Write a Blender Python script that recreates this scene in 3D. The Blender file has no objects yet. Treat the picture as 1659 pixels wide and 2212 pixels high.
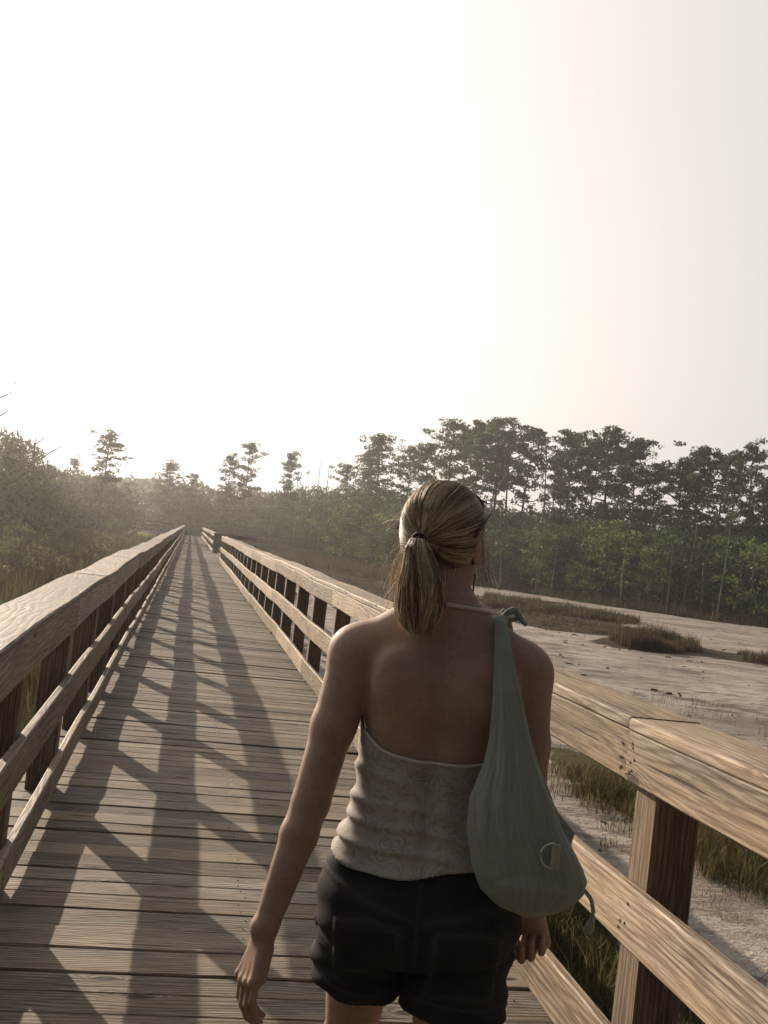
import bpy, math, random
import numpy as np
from mathutils import Vector, Matrix
S = bpy.context.scene; COL = S.collection
rad = math.radians
# ------------------------------------------------------------------ camera, sky, sun, exposure
EYE = 1.55; YAW = rad(10.6); PIT = rad(1.85); ROL = rad(6.8)
F = np.array([math.sin(YAW)*math.cos(PIT), math.cos(YAW)*math.cos(PIT), math.sin(PIT)])
R0 = np.array([math.cos(YAW), -math.sin(YAW), 0.]); U0 = np.cross(R0, F)
CR = R0*math.cos(ROL)+U0*math.sin(ROL); CU = -R0*math.sin(ROL)+U0*math.cos(ROL)
cam = bpy.data.cameras.new('camera'); camo = bpy.data.objects.new('camera', cam); COL.objects.link(camo)
M4 = Matrix([[CR[i], CU[i], -F[i], (0, 0, EYE)[i]] for i in range(3)]+[[0, 0, 0, 1]])
camo.matrix_world = M4; cam.sensor_fit = 'VERTICAL'; cam.sensor_height = 36; cam.lens = 2200/2212*36
cam.clip_start = .05; cam.clip_end = 6000; S.camera = camo
SKY_VEIL = .98
EL = rad(18.8); AZ = math.atan2(1.22, 2.68)      # sun stands AZ left of the walkway
W = bpy.data.worlds.new('World'); S.world = W; W.use_nodes = True
wn = W.node_tree.nodes; wl = W.node_tree.links; wn.clear()
sky = wn.new('ShaderNodeTexSky'); sky.sky_type = 'NISHITA'; sky.sun_disc = False
sky.sun_elevation = EL; sky.sun_rotation = -AZ; sky.air_density = 1.3; sky.dust_density = 6.5; sky.ozone_density = .6
hs = wn.new('ShaderNodeHueSaturation'); hs.inputs['Saturation'].default_value = .35; wl.new(sky.outputs[0], hs.inputs['Color'])
def wnode(ty, op=None, **k):
    x = wn.new('ShaderNode'+ty)
    if op: x.operation = op
    for q, v in k.items():
        s_ = x.inputs[int(q[1:])]
        if isinstance(v, bpy.types.NodeSocket): wl.new(v, s_)
        else: s_.default_value = v
    return x
# bright veil of haze in the sky round the sun: falls off with the angle from the sun (a world direction)
SD = (-math.sin(AZ)*math.cos(EL), math.cos(AZ)*math.cos(EL), math.sin(EL))
gen = wn.new('ShaderNodeTexCoord').outputs['Generated']
nrm = wnode('VectorMath', 'NORMALIZE', i0=gen).outputs[0]
dt = wnode('VectorMath', 'DOT_PRODUCT', i0=nrm, i1=SD).outputs['Value']
cld = wn.new('ShaderNodeTexNoise'); wl.new(nrm, cld.inputs['Vector']); cld.inputs['Scale'].default_value = 1.6; cld.inputs['Detail'].default_value = 4
dt2 = wnode('Math', 'MULTIPLY_ADD', i0=cld.outputs[0], i1=.06, i2=dt).outputs[0]
sz = wnode('SeparateXYZ', i0=nrm).outputs[2]
low = wnode('Math', 'MULTIPLY_ADD', i0=sz, i1=-.12, i2=.05); low.use_clamp = True     # the haze is thicker towards the horizon
h01 = wnode('Math', 'MULTIPLY_ADD', i0=dt2, i1=.5, i2=.424).outputs[0]; h01 = wnode('Math', 'ADD', i0=h01, i1=low.outputs[0]).outputs[0]
veil = wn.new('ShaderNodeValToRGB'); wl.new(h01, veil.inputs[0]); e = veil.color_ramp.elements
VEIL = [(0, (.016, .018, .021)), (.3, (.028, .030, .033)), (.5, (.085, .09, .093)), (.64, (.22, .226, .225)), (.74, (.43, .415, .395)), (.83, (.56, .515, .470)), (.89, (.66, .612, .575)), (.95, (.86, .85, .83)), (1, (1, 1, .95))]
while len(e) < len(VEIL): e.new(.5)
for i_, (p_, c_) in enumerate(VEIL): e[i_].position = p_; e[i_].color = c_+(1,)
nb_ = wnode('Background', i0=hs.outputs[0], i1=.018); vb_ = wnode('Background', i0=veil.outputs[0], i1=SKY_VEIL)
wo = wn.new('ShaderNodeOutputWorld'); ad = wn.new('ShaderNodeAddShader'); wl.new(nb_.outputs[0], ad.inputs[0]); wl.new(vb_.outputs[0], ad.inputs[1]); wl.new(ad.outputs[0], wo.inputs[0])
sl = bpy.data.lights.new('sun', 'SUN'); sl.energy = 4.6; sl.angle = rad(.5); sl.color = (1, .83, .66)
so = bpy.data.objects.new('sun', sl); COL.objects.link(so)
sdir = Vector((-math.sin(AZ)*math.cos(EL), math.cos(AZ)*math.cos(EL), math.sin(EL)))
so.rotation_euler = (-sdir).to_track_quat('-Z', 'Y').to_euler(); so.location = (-20, 40, 30)
S.view_settings.view_transform = 'Standard'; S.view_settings.look = 'None'; S.view_settings.exposure = 0.62; S.view_settings.gamma = 1
S.render.resolution_x = 768; S.render.resolution_y = 1024
S.cycles.volume_max_steps = 64; S.cycles.max_bounces = 6; S.cycles.transparent_max_bounces = 8
GZ = -1.1                                        # marsh level below the deck (deck top is z=0)
def ray(x, y): return F+CR*(x-829.5)/2200+CU*(1106-y)/2200
def ground_at(x, y, z=GZ):
    r = ray(x, y); return (np.array([0, 0, EYE])+r*((z-EYE)/r[2]))
def at_depth(x, y, Y):
    r = ray(x, y); return np.array([0, 0, EYE])+r*(Y/r[1])
# ------------------------------------------------------------------ helpers
def mesh(name, V, Fc, mat=None, uv=None, attr=None, smooth=False, attrs=None):
    V = np.asarray(V, np.float32); me = bpy.data.meshes.new(name)
    if isinstance(Fc, np.ndarray):
        n, k = Fc.shape; loops = Fc.reshape(-1).astype(np.int32); starts = np.arange(0, n*k, k, dtype=np.int32)
    else:
        loops = np.array([i for f in Fc for i in f], np.int32); ln = np.array([len(f) for f in Fc]); n = len(Fc)
        starts = np.concatenate([[0], np.cumsum(ln)[:-1]]).astype(np.int32)
    me.vertices.add(len(V)); me.vertices.foreach_set('co', V.reshape(-1))
    me.loops.add(len(loops)); me.loops.foreach_set('vertex_index', loops)
    me.polygons.add(n); me.polygons.foreach_set('loop_start', starts)
    if uv is not None:
        l = me.uv_layers.new(name='UVMap'); l.data.foreach_set('uv', np.asarray(uv, np.float32)[loops].reshape(-1))
    if attr is not None: attrs = dict(rnd=attr)
    for k, a in (attrs or {}).items():
        at = me.attributes.new(k, 'FLOAT', 'POINT'); at.data.foreach_set('value', np.asarray(a, np.float32))
    me.update(calc_edges=True); me.validate()
    me.polygons.foreach_set('use_smooth', np.full(len(me.polygons), bool(smooth)))
    if mat: me.materials.append(mat)
    return me
def obj(name, me, parent=None, loc=(0, 0, 0), rot=(0, 0, 0), label=None, cat=None, group=None, kind=None):
    o = bpy.data.objects.new(name, me); COL.objects.link(o); o.location = loc; o.rotation_euler = rot
    if parent: o.parent = parent
    if label: o['label'] = label
    if cat: o['category'] = cat
    if group: o['group'] = group
    if kind: o['kind'] = kind
    return o
def wobj(name, V, Fc, mat, parent=None, **k):
    """mesh given in the parent's frame (world when top-level), its origin moved to its base centre"""
    mk = {q: k.pop(q) for q in ('uv', 'attr', 'attrs', 'smooth') if q in k}
    V = np.asarray(V, np.float32); c = (V.max(0)+V.min(0))/2; c[2] = V[:, 2].min()
    return obj(name, mesh(name, V-c, Fc, mat, **mk), parent, loc=tuple(float(q) for q in c), **k)
class N:                                          # tiny node-tree writer
    def __init__(s, name):
        s.m = bpy.data.materials.new(name); s.m.use_nodes = True; s.t = s.m.node_tree; s.t.nodes.clear()
        s.out = s.t.nodes.new('ShaderNodeOutputMaterial')
    def n(s, ty, ins=None, **p):
        x = s.t.nodes.new('ShaderNode'+ty)
        for k, v in p.items(): setattr(x, k, v)
        for k, v in (ins or {}).items(): s.set(x.inputs[k], v)
        return x
    def set(s, sock, v):
        if isinstance(v, bpy.types.NodeSocket): s.t.links.new(v, sock)
        elif isinstance(v, bpy.types.Node): s.t.links.new(v.outputs[0], sock)
        elif isinstance(v, tuple) and len(v) == 3 and sock.type == 'RGBA': sock.default_value = v+(1,)
        else: sock.default_value = v
    def math(s, op, a, b=0., c=0., clamp=False):
        x = s.n('Math', {0: a, 1: b, 2: c}, operation=op); x.use_clamp = clamp; return x.outputs[0]
    def mix(s, f, a, b, mode='MIX'):
        return s.n('MixRGB', {0: f, 1: a, 2: b}, blend_type=mode).outputs[0]
    def noise(s, vec, scale, detail=3, rough=.55, dist=0):
        return s.n('TexNoise', {'Vector': vec, 'Scale': scale, 'Detail': detail, 'Roughness': rough, 'Distortion': dist}).outputs[0]
    def ramp(s, f, stops, interp='LINEAR'):
        x = s.n('ValToRGB', {0: f}); e = x.color_ramp.elements; x.color_ramp.interpolation = interp
        while len(e) < len(stops): e.new(.5)
        for i, (p, c) in enumerate(stops):
            e[i].position = p; e[i].color = (c if isinstance(c, tuple) else (c, c, c))+(1,)
        return x.outputs[0]
    def mapr(s, v, a, b, c=0., d=1.):
        return s.n('MapRange', {0: v, 1: a, 2: b, 3: c, 4: d}).outputs[0]
    def comb(s, x, y, z=0.): return s.n('CombineXYZ', {0: x, 1: y, 2: z}).outputs[0]
    def attr(s, name): return s.n('Attribute', attribute_name=name).outputs['Fac']
    def bump(s, h, strength=.4, dist=.01): return s.n('Bump', {'Height': h, 'Strength': strength, 'Distance': dist}).outputs[0]
    def bsdf(s, col, rough=.7, normal=None, spec=.3, **k):
        ins = {'Base Color': col, 'Roughness': rough, 'Specular IOR Level': spec}
        if normal is not None: ins['Normal'] = normal
        ins.update(k); b = s.n('BsdfPrincipled', ins); return b.outputs[0]
    def done(s, sh): s.t.links.new(sh, s.out.inputs[0]); return s.m
# ------------------------------------------------------------------ materials
def wood(name, light, mid, dark, grain=26., knots=1., bumpy=.5, grey=.3, rough=.62, spec=.35):
    w = N(name); uv = w.n('TexCoord').outputs['UV']; sx = w.n('SeparateXYZ', {0: uv}); u, v = sx.outputs[0], sx.outputs[1]
    rnd = w.attr('rnd')
    # knots: sparse cells in (u, v); grain lines are pushed round them
    kc = w.comb(w.math('MULTIPLY', u, 2.3), w.math('MULTIPLY', v, 7.5))
    vo = w.n('TexVoronoi', {'Vector': kc, 'Scale': 1., 'Randomness': .9}, voronoi_dimensions='2D'); kd = vo.outputs['Distance']
    sel = w.math('GREATER_THAN', w.n('SeparateColor', {0: vo.outputs['Color']}).outputs[0], 1-.13*knots)
    fall = w.math('MULTIPLY', w.math('POWER', 2.718, w.math('MULTIPLY', w.math('MULTIPLY', kd, kd), -26.)), sel)
    n1 = w.noise(w.comb(w.math('MULTIPLY', u, 1.0), w.math('MULTIPLY', v, 4.5)), 1., 2, .45)
    n2 = w.noise(w.comb(w.math('MULTIPLY', u, 6.), w.math('MULTIPLY', v, 60.)), 1., 3, .6)
    ph = w.math('ADD', w.math('MULTIPLY', w.math('MULTIPLY', v, grain*6.283), w.mapr(rnd, 0., 1., .55, 1.25)), w.math('ADD', w.math('MULTIPLY', n1, 44.), w.math('MULTIPLY', fall, 20.)))
    ph = w.math('ADD', ph, w.math('MULTIPLY', n2, 2.2))
    ring = w.math('MULTIPLY_ADD', w.math('SINE', ph), .5, .5)
    ring = w.math('POWER', ring, 1.7)
    fib = w.noise(w.comb(w.math('MULTIPLY', u, 5.), w.math('MULTIPLY', v, 120.)), 1., 4, .7)
    big = w.noise(w.comb(w.math('MULTIPLY', u, 1.7), w.math('MULTIPLY', v, 9.)), 1., 4, .6)
    base = w.mix(w.mapr(big, .3, .72), light, mid)
    gr = (light[0]*.55+.1,)*3; gr = (gr[0], gr[0]*.97, gr[0]*.9)
    base = w.mix(w.math('MULTIPLY', w.mapr(w.noise(w.comb(w.math('MULTIPLY', u, .9), w.math('MULTIPLY', v, 4.), 7.), 1., 4, .6), .4, .7), grey*1.6, clamp=True), base, gr)
    base = w.mix(w.math('MULTIPLY', ring, w.mapr(big, .3, .7, .35, .95)), base, dark)
    base = w.mix(w.mapr(fib, .40, .56, .8, 0.), base, dark)
    stain = w.mapr(w.noise(w.comb(w.math('MULTIPLY', u, 2.2), w.math('MULTIPLY', v, 7.), 11.), 1., 5, .65), .54, .68)
    base = w.mix(w.math('MULTIPLY', stain, .6), base, (dark[0]*1.3, dark[1]*1.25, dark[2]*1.2))
    sat2 = w.mapr(w.noise(w.comb(w.math('MULTIPLY', u, .8), w.math('MULTIPLY', v, 3.), 31.), 1., 3), .4, .65)
    base = w.mix(w.math('MULTIPLY', sat2, .35), base, (light[0]*1.05, light[1]*.9, light[2]*.66))
    knot = w.mapr(fall, .60, .85)
    base = w.mix(w.math('MULTIPLY', knot, .85), base, (dark[0]*.35, dark[1]*.3, dark[2]*.3))
    crack = w.noise(w.comb(w.math('MULTIPLY', u, 1.3), w.math('MULTIPLY', v, 42.), 3.), 1., 2, .5)
    crack = w.mapr(crack, .66, .71)
    base = w.mix(w.math('MULTIPLY', crack, .8), base, (dark[0]*.3, dark[1]*.3, dark[2]*.3))
    hv = w.n('HueSaturation', {'Color': base, 'Value': w.mapr(rnd, 0., 1., .6, 1.28), 'Saturation': w.mapr(rnd, 0., 1., 1.1, .85)})
    h = w.math('SUBTRACT', w.math('ADD', w.math('MULTIPLY', fib, .9), w.math('MULTIPLY', ring, -.35)), w.math('MULTIPLY', crack, 1.5))
    h = w.math('SUBTRACT', h, w.math('MULTIPLY', knot, .3))
    rg = w.mapr(fib, .3, .7, rough+.12, rough-.1)
    return w.done(w.bsdf(hv.outputs[0], rg, w.bump(h, bumpy, .004), spec))
M = {}
M['deck'] = wood('deck_wood', (.305, .25, .185), (.17, .136, .102), (.033, .027, .021), 55, 1.4, .8, .4, .68, .2)
M['rail_new'] = wood('rail_wood', (.43, .34, .23), (.28, .208, .136), (.07, .044, .026), 38, 1.2, .4, .25, .65, .22)
M['rail_old'] = wood('old_rail_wood', (.40, .325, .245), (.29, .23, .17), (.09, .066, .05), 42, 1., .45, .45, .62, .28)
M['post'] = wood('post_wood', (.25, .175, .11), (.17, .115, .072), (.05, .032, .021), 45, .6, .5, .2, .65, .25)
M['dark_wood'] = wood('dark_old_wood', (.15, .12, .095), (.10, .08, .065), (.05, .04, .03), 20, .3, .5, .3, .8, .2)  # old wood in a much darker tone, for stringers and the far walk
def foliage(name, cols, trans=.45):
    w = N(name); r = w.attr('rnd'); c = w.ramp(r, cols)
    d = w.bsdf(c, .6, spec=.25); t = w.n('BsdfTranslucent', {'Color': w.mix(1., c, (1.5, 1.6, .9), 'MULTIPLY')}).outputs[0]
    return w.done(w.n('MixShader', {0: trans, 1: d, 2: t}).outputs[0])
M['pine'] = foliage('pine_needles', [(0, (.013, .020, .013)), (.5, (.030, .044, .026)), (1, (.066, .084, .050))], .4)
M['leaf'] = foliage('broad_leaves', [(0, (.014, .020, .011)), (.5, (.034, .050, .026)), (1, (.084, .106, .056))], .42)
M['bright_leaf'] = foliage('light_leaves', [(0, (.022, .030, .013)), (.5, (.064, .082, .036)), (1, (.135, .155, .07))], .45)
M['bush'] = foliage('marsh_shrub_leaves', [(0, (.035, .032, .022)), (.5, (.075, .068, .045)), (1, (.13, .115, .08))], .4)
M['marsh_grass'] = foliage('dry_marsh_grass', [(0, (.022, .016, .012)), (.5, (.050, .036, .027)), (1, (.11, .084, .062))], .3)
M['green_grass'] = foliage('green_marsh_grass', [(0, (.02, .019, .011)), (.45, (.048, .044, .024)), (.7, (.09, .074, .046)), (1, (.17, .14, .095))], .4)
M['lawn'] = foliage('lawn_grass', [(0, (.10, .14, .03)), (1, (.20, .25, .06))], .5)
def simple(name, c, rough=.7, spec=.3, nscale=0, var=.3, bump=0, **k):
    w = N(name); col = c; nr = None
    if nscale:
        tc = w.n('TexCoord').outputs['Object']; nz = w.noise(tc, nscale, 4)
        col = w.mix(nz, tuple(q*(1-var) for q in c), tuple(min(1, q*(1+var)) for q in c))
        if bump: nr = w.bump(nz, bump, .01)
    return w.done(w.bsdf(col, rough, nr, spec, **k))
def bark():
    w = N('bark'); tc = w.n('TexCoord').outputs['Object']
    nz = w.noise(w.n('Mapping', {0: tc, 3: (4, 4, .8)}).outputs[0], 2., 4)
    return w.done(w.bsdf(w.ramp(nz, [(.3, (.05, .04, .034)), (.7, (.17, .13, .105))]), .9, w.bump(nz, .6, .05), .1))
M['bark'] = bark()
M['pale_bark'] = simple('pale_bark', (.17, .145, .12), .85, .1, 3., .4)
def ground_mat():
    w = N('salt_marsh_ground'); p = w.n('NewGeometry').outputs['Position']; mar = w.attr('marsh'); grn = w.attr('green')
    q = w.n('Mapping', {0: p, 2: (0, 0, .35), 3: (.45, 1., 1.)}).outputs[0]
    a = w.noise(q, .55, 6, .62, .6); b = w.noise(q, 4., 6, .7, .3); c = w.noise(p, 22., 5, .7)
    sand = w.ramp(a, [(.36, (.185, .155, .13)), (.46, (.32, .275, .235)), (.62, (.43, .385, .335))])
    sand = w.mix(w.mapr(b, .50, .60, 0., .75), sand, (.15, .112, .085))
    crust = w.mapr(w.math('ADD', w.noise(q, 1.3, 6, .8), w.math('MULTIPLY', w.noise(p, .22, 3), .35)), .70, .77)
    sand = w.mix(w.math('MULTIPLY', crust, .85), sand, (.075, .058, .044))
    sand = w.mix(w.mapr(c, .5, .66, 0., .65), sand, (.08, .06, .048))
    mud = w.mix(w.noise(p, 1.5, 5, .7), (.030, .024, .018), (.085, .066, .050))
    mud = w.mix(w.math('MULTIPLY', grn, w.noise(p, .8, 3)), mud, (.13, .15, .05))
    f = w.math('ADD', mar, w.math('MULTIPLY', w.math('SUBTRACT', w.noise(q, 1.1, 6, .65), .5), 1.5))
    col = w.mix(w.mapr(f, .35, .62), sand, mud)
    h = w.math('ADD', w.math('MULTIPLY', b, 1.), w.math('MULTIPLY', c, .5))
    return w.done(w.bsdf(col, w.mapr(a, .3, .7, .6, .9), w.bump(h, .9, .08), w.mapr(f, .35, .62, .25, .02)))
M['ground'] = ground_mat()
# ------------------------------------------------------------------ ground sheet
def poly(pts): return np.array([ground_at(x, y)[:2] for x, y in pts])
def inside(P, X, Y):
    r = np.zeros(X.shape, bool); n = len(P)
    for i in range(n):
        x1, y1 = P[i]; x2, y2 = P[(i+1) % n]
        c = ((y1 > Y) != (y2 > Y)) & (X < (x2-x1)*(Y-y1)/(y2-y1+1e-12)+x1); r ^= c
    return r
ISLAND = poly([(1270, 1384), (1330, 1371), (1420, 1380), (1500, 1396), (1600, 1412), (1700, 1424), (1700, 1446), (1560, 1425), (1440, 1412), (1330, 1400)])
BAND = poly([(860, 1262), (1060, 1292), (1200, 1300), (1330, 1326), (1376, 1342), (1340, 1352), (1400, 1362), (1330, 1374), (1190, 1362), (1040, 1330), (860, 1322), (700, 1262), (560, 1215), (560, 1190), (700, 1225)])
STRIP = poly([(1105, 1303), (1200, 1304), (1310, 1318), (1300, 1323), (1190, 1312), (1105, 1308)])
EDGE_BAND = poly([(560, 1190), (850, 1245), (1100, 1275), (1250, 1300), (1400, 1322), (1520, 1340), (1700, 1362), (1740, 1340), (1300, 1288), (1050, 1260), (850, 1238), (560, 1185)])
NEAR_GRASS = [poly([(1190, 1615), (1300, 1640), (1420, 1720), (1640, 1800), (1760, 1900), (1760, 2030), (1600, 1935), (1480, 1840), (1330, 1755), (1190, 1660)]),
              poly([(1150, 1960), (1250, 1930), (1340, 2000), (1400, 2150), (1400, 2300), (1100, 2300)])]
def soft_band(P, X, Y, w):
    """1 inside, falling to 0 within about w outside (sampled)"""
    s = np.zeros(X.shape)
    for a in range(8):
        s += inside(P, X+w*math.cos(a*.785), Y+w*math.sin(a*.785))
    return (s/8+inside(P, X, Y))/2
def marsh_val(X, Y):
    v = np.zeros(X.shape)
    for P, w in ((ISLAND, .3), (BAND, .5), (EDGE_BAND, .8)): v = np.maximum(v, soft_band(P, X, Y, w))
    for P in NEAR_GRASS: v = np.maximum(v, .85*soft_band(P, X, Y, .25))
    v = np.where(inside(STRIP, X, Y), 0, v)
    fx = np.interp(Y, [0, 60, 80, 95, 140, 170], [90, 60, 45, 22, 17, 17])     # beyond this line: forest floor
    v = np.maximum(v, np.clip((X-fx)/3, 0, 1)); v = np.maximum(v, np.clip((Y-125)/4, 0, 1))
    v = np.maximum(v, np.clip((-X+.3)/.8, 0, 1))                                # all of the left side is marsh
    v = np.maximum(v, np.clip((.75-np.abs(X-.4)/3), 0, 1))
    return v
def axis(a): return np.concatenate([np.arange(p, q, s) for p, q, s in a])
xs = axis([(-2500, -60, 240), (-60, -8, 1.5), (-8, 30, .25), (30, 90, 1.2), (90, 2600, 250)])
ys = axis([(-800, -4, 100), (-4, 60, .3), (60, 170, .8), (170, 3200, 200)])
X, Y = np.meshgrid(xs, ys, indexing='ij'); rng = np.random.default_rng(3)
mv = marsh_val(X, Y)
Zg = GZ+.02*np.sin(X*.7+Y*.3)*np.cos(Y*.55-X*.2)+.03*mv*np.sin(X*2.1)*np.sin(Y*1.3)
gv = np.where((Y > 75) & (X > 20), .8, 0.)+np.where((Y < 16), .7, 0)
idx = np.arange(X.size).reshape(X.shape)
fa = np.stack([idx[:-1, :-1], idx[1:, :-1], idx[1:, 1:], idx[:-1, 1:]], -1).reshape(-1, 4)
obj('ground', mesh('ground', np.stack([X, Y, Zg], -1).reshape(-1, 3), fa, M['ground'], smooth=True, attrs=dict(marsh=mv.reshape(-1), green=gv.reshape(-1))), kind='structure')
# ------------------------------------------------------------------ grass (stuff)
def grass(name, pts, h, w, blades, spread, mat, seed, lean=.5, label=None):
    r = np.random.default_rng(seed); n = len(pts)*blades
    h = h*np.clip(.75+.35*np.sin(pts[:, 0]*1.3+pts[:, 1]*.7)+.3*np.sin(pts[:, 1]*2.1-pts[:, 0]*.9), .35, 1.4)
    b = np.repeat(pts, blades, 0); tv = np.repeat(r.uniform(0, 1, len(pts)), blades)
    hh = np.repeat(h*r.uniform(.55, 1.15, len(pts)), blades)*r.uniform(.5, 1.1, n)
    ang = r.uniform(0, 6.283, n); rr = spread*np.sqrt(r.uniform(0, 1, n))
    base = np.stack([b[:, 0]+rr*np.cos(ang), b[:, 1]+rr*np.sin(ang), np.full(n, GZ-.03)], 1)
    la = r.uniform(0, 6.283, n); lm = hh*lean*r.uniform(.1, 1, n); d = np.stack([np.cos(la), np.sin(la), np.zeros(n)], 1)
    wa = r.uniform(0, 6.283, n); s = np.stack([np.cos(wa), np.sin(wa), np.zeros(n)], 1)*(w/2)
    mid = base+d*(lm*.3)[:, None]; mid[:, 2] += hh*.6; tip = base+d*lm[:, None]; tip[:, 2] += hh
    V = np.stack([base-s, base+s, mid+s*.7, mid-s*.7, tip], 1).reshape(-1, 3)
    i = np.arange(n)[:, None]*5; q = np.concatenate([i+np.array([0, 1, 2]), i+np.array([0, 2, 3]), i+np.array([3, 2, 4])])
    a = np.clip(np.repeat(.6*tv+.4*0, 1)+.0, 0, 1); at = np.repeat(np.clip(.55*tv+.45*r.uniform(0, 1, n), 0, 1), 5)
    o = obj(name, mesh(name, V, q, mat, attr=at), kind='stuff', label=label, cat='grass'); return o
def scatter(P, n, seed):
    r = np.random.default_rng(seed); lo, hi = P.min(0), P.max(0); out = []; got = 0
    while got < n:
        c = r.uniform(lo, hi, (n*4, 2)); c = c[inside(P, c[:, 0], c[:, 1])]; out.append(c); got += len(c)
        if not len(c): break
    return np.concatenate(out)[:n]
CLUMP = poly([(1325, 1383), (1350, 1374), (1420, 1382), (1500, 1398), (1505, 1412), (1440, 1410), (1350, 1400)])
grass('island_grass', scatter(CLUMP, 700, 1), .62, .022, 22, .22, M['marsh_grass'], 2, .35, 'dark clump of dry marsh grass standing alone on the pale mudflat')
CLUMP2 = poly([(1600, 1414), (1700, 1428), (1720, 1445), (1610, 1428)])
grass('sparse_grass', scatter(CLUMP2, 120, 4), .5, .02, 14, .2, M['marsh_grass'], 5, .35, 'sparse tuft of marsh grass at the right edge of the mudflat')
TALL = poly([(1050, 1290), (1160, 1300), (1300, 1326), (1376, 1343), (1370, 1350), (1280, 1338), (1160, 1324), (1050, 1312)])
pt = scatter(TALL, 1500, 6); pt = pt[~inside(STRIP, pt[:, 0], pt[:, 1])]
grass('ridge_grass', pt, .5, .03, 16, .3, M['marsh_grass'], 7, .35, 'reddish brown marsh grass ridge in the middle of the flat')
pt = np.concatenate([scatter(EDGE_BAND, 2600, 8), scatter(poly([(560, 1188), (850, 1240), (860, 1262), (700, 1232), (560, 1202)]), 900, 9)])
grass('shore_grass', pt, .85, .05, 16, .5, M['marsh_grass'], 10, .35, 'tall brown grass along the foot of the far trees')
pt = scatter(BAND, 3600, 11); grass('short_grass', pt, .16, .04, 10, .4, M['marsh_grass'], 12, .8, 'short flattened marsh grass on the brown mud')
pt = np.concatenate([scatter(NEAR_GRASS[0], 620, 13), scatter(NEAR_GRASS[1], 450, 14)]); pt = pt+np.random.default_rng(2).normal(0, .28, pt.shape)
grass('green_grass', pt, .27, .008, 20, .12, M['green_grass'], 15, .7, 'green grass patches beside the right railing')
r_ = np.random.default_rng(16)
pt = np.stack([r_.uniform(1.9, 12, 900), r_.uniform(1, 22, 900)], 1)
grass('thin_stalks', pt, .34, .006, 7, .16, M['marsh_grass'], 17, .5, 'thin dead stalks scattered over the near mud')
pt = np.stack([r_.uniform(1.5, 3.0, 700), r_.uniform(2, 14, 700)], 1)
grass('edge_grass', pt, .55, .009, 14, .12, M['green_grass'], 18, .7, 'rank green grass under the right edge of the boardwalk')
pt = np.stack([-.9-np.abs(r_.normal(0, 1, 1500))*6, 1+r_.uniform(0, 1, 1500)**1.5*55], 1)
grass('left_grass', pt, .8, .02, 26, .35, M['green_grass'], 19, .4, 'dark green marsh grass left of the boardwalk')
pt = np.stack([-.9-r_.uniform(0, 1, 4500)**1.2*26, 30+r_.uniform(0, 1, 4500)*85], 1)
grass('left_brown_grass', pt, 1.0, .05, 16, .5, M['marsh_grass'], 20, .35, 'tall reddish brown grass between the left railing and the trees')
pt = np.stack([r_.uniform(-14, -2.5, 1500), r_.uniform(121, 150, 1500)], 1)
grass('lawn_grass', pt, .35, .08, 14, .8, M['lawn'], 21, .5, 'bright green lawn strip beyond the far end on the left')
r_ = np.random.default_rng(44); n_ = 900; X_ = r_.uniform(2.5, 30, n_); Y_ = r_.uniform(6, 60, n_); V, Fd = [], []
for i in range(n_):
    if r_.random() > .5+.5*math.sin(X_[i]*.8+Y_[i]*.25): continue
    s_ = r_.uniform(.015, .05); a_ = r_.uniform(0, 3.1); o_ = len(V); L_ = s_*r_.uniform(1, 3.5)
    for zz in (-.03, s_*.6):
        for sx, sy in ((-1, -1), (1, -1), (1, 1), (-1, 1)):
            px, py = sx*L_*(.7 if zz > 0 else 1)*r_.uniform(.7, 1.2), sy*s_*(.6 if zz > 0 else 1)*r_.uniform(.7, 1.2); V.append((X_[i]+px*math.cos(a_)-py*math.sin(a_), Y_[i]+px*math.sin(a_)+py*math.cos(a_), GZ+zz))
    Fd += [(o_, o_+1, o_+5, o_+4), (o_+1, o_+2, o_+6, o_+5), (o_+2, o_+3, o_+7, o_+6), (o_+3, o_, o_+4, o_+7), (o_+4, o_+5, o_+6, o_+7)]
wobj('mud_debris', V, Fd, simple('dark_mud_clod', (.07, .052, .04), .95, .1, 8., .5), kind='stuff', label='dark clods and debris scattered over the pale mudflat', cat='debris')
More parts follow.
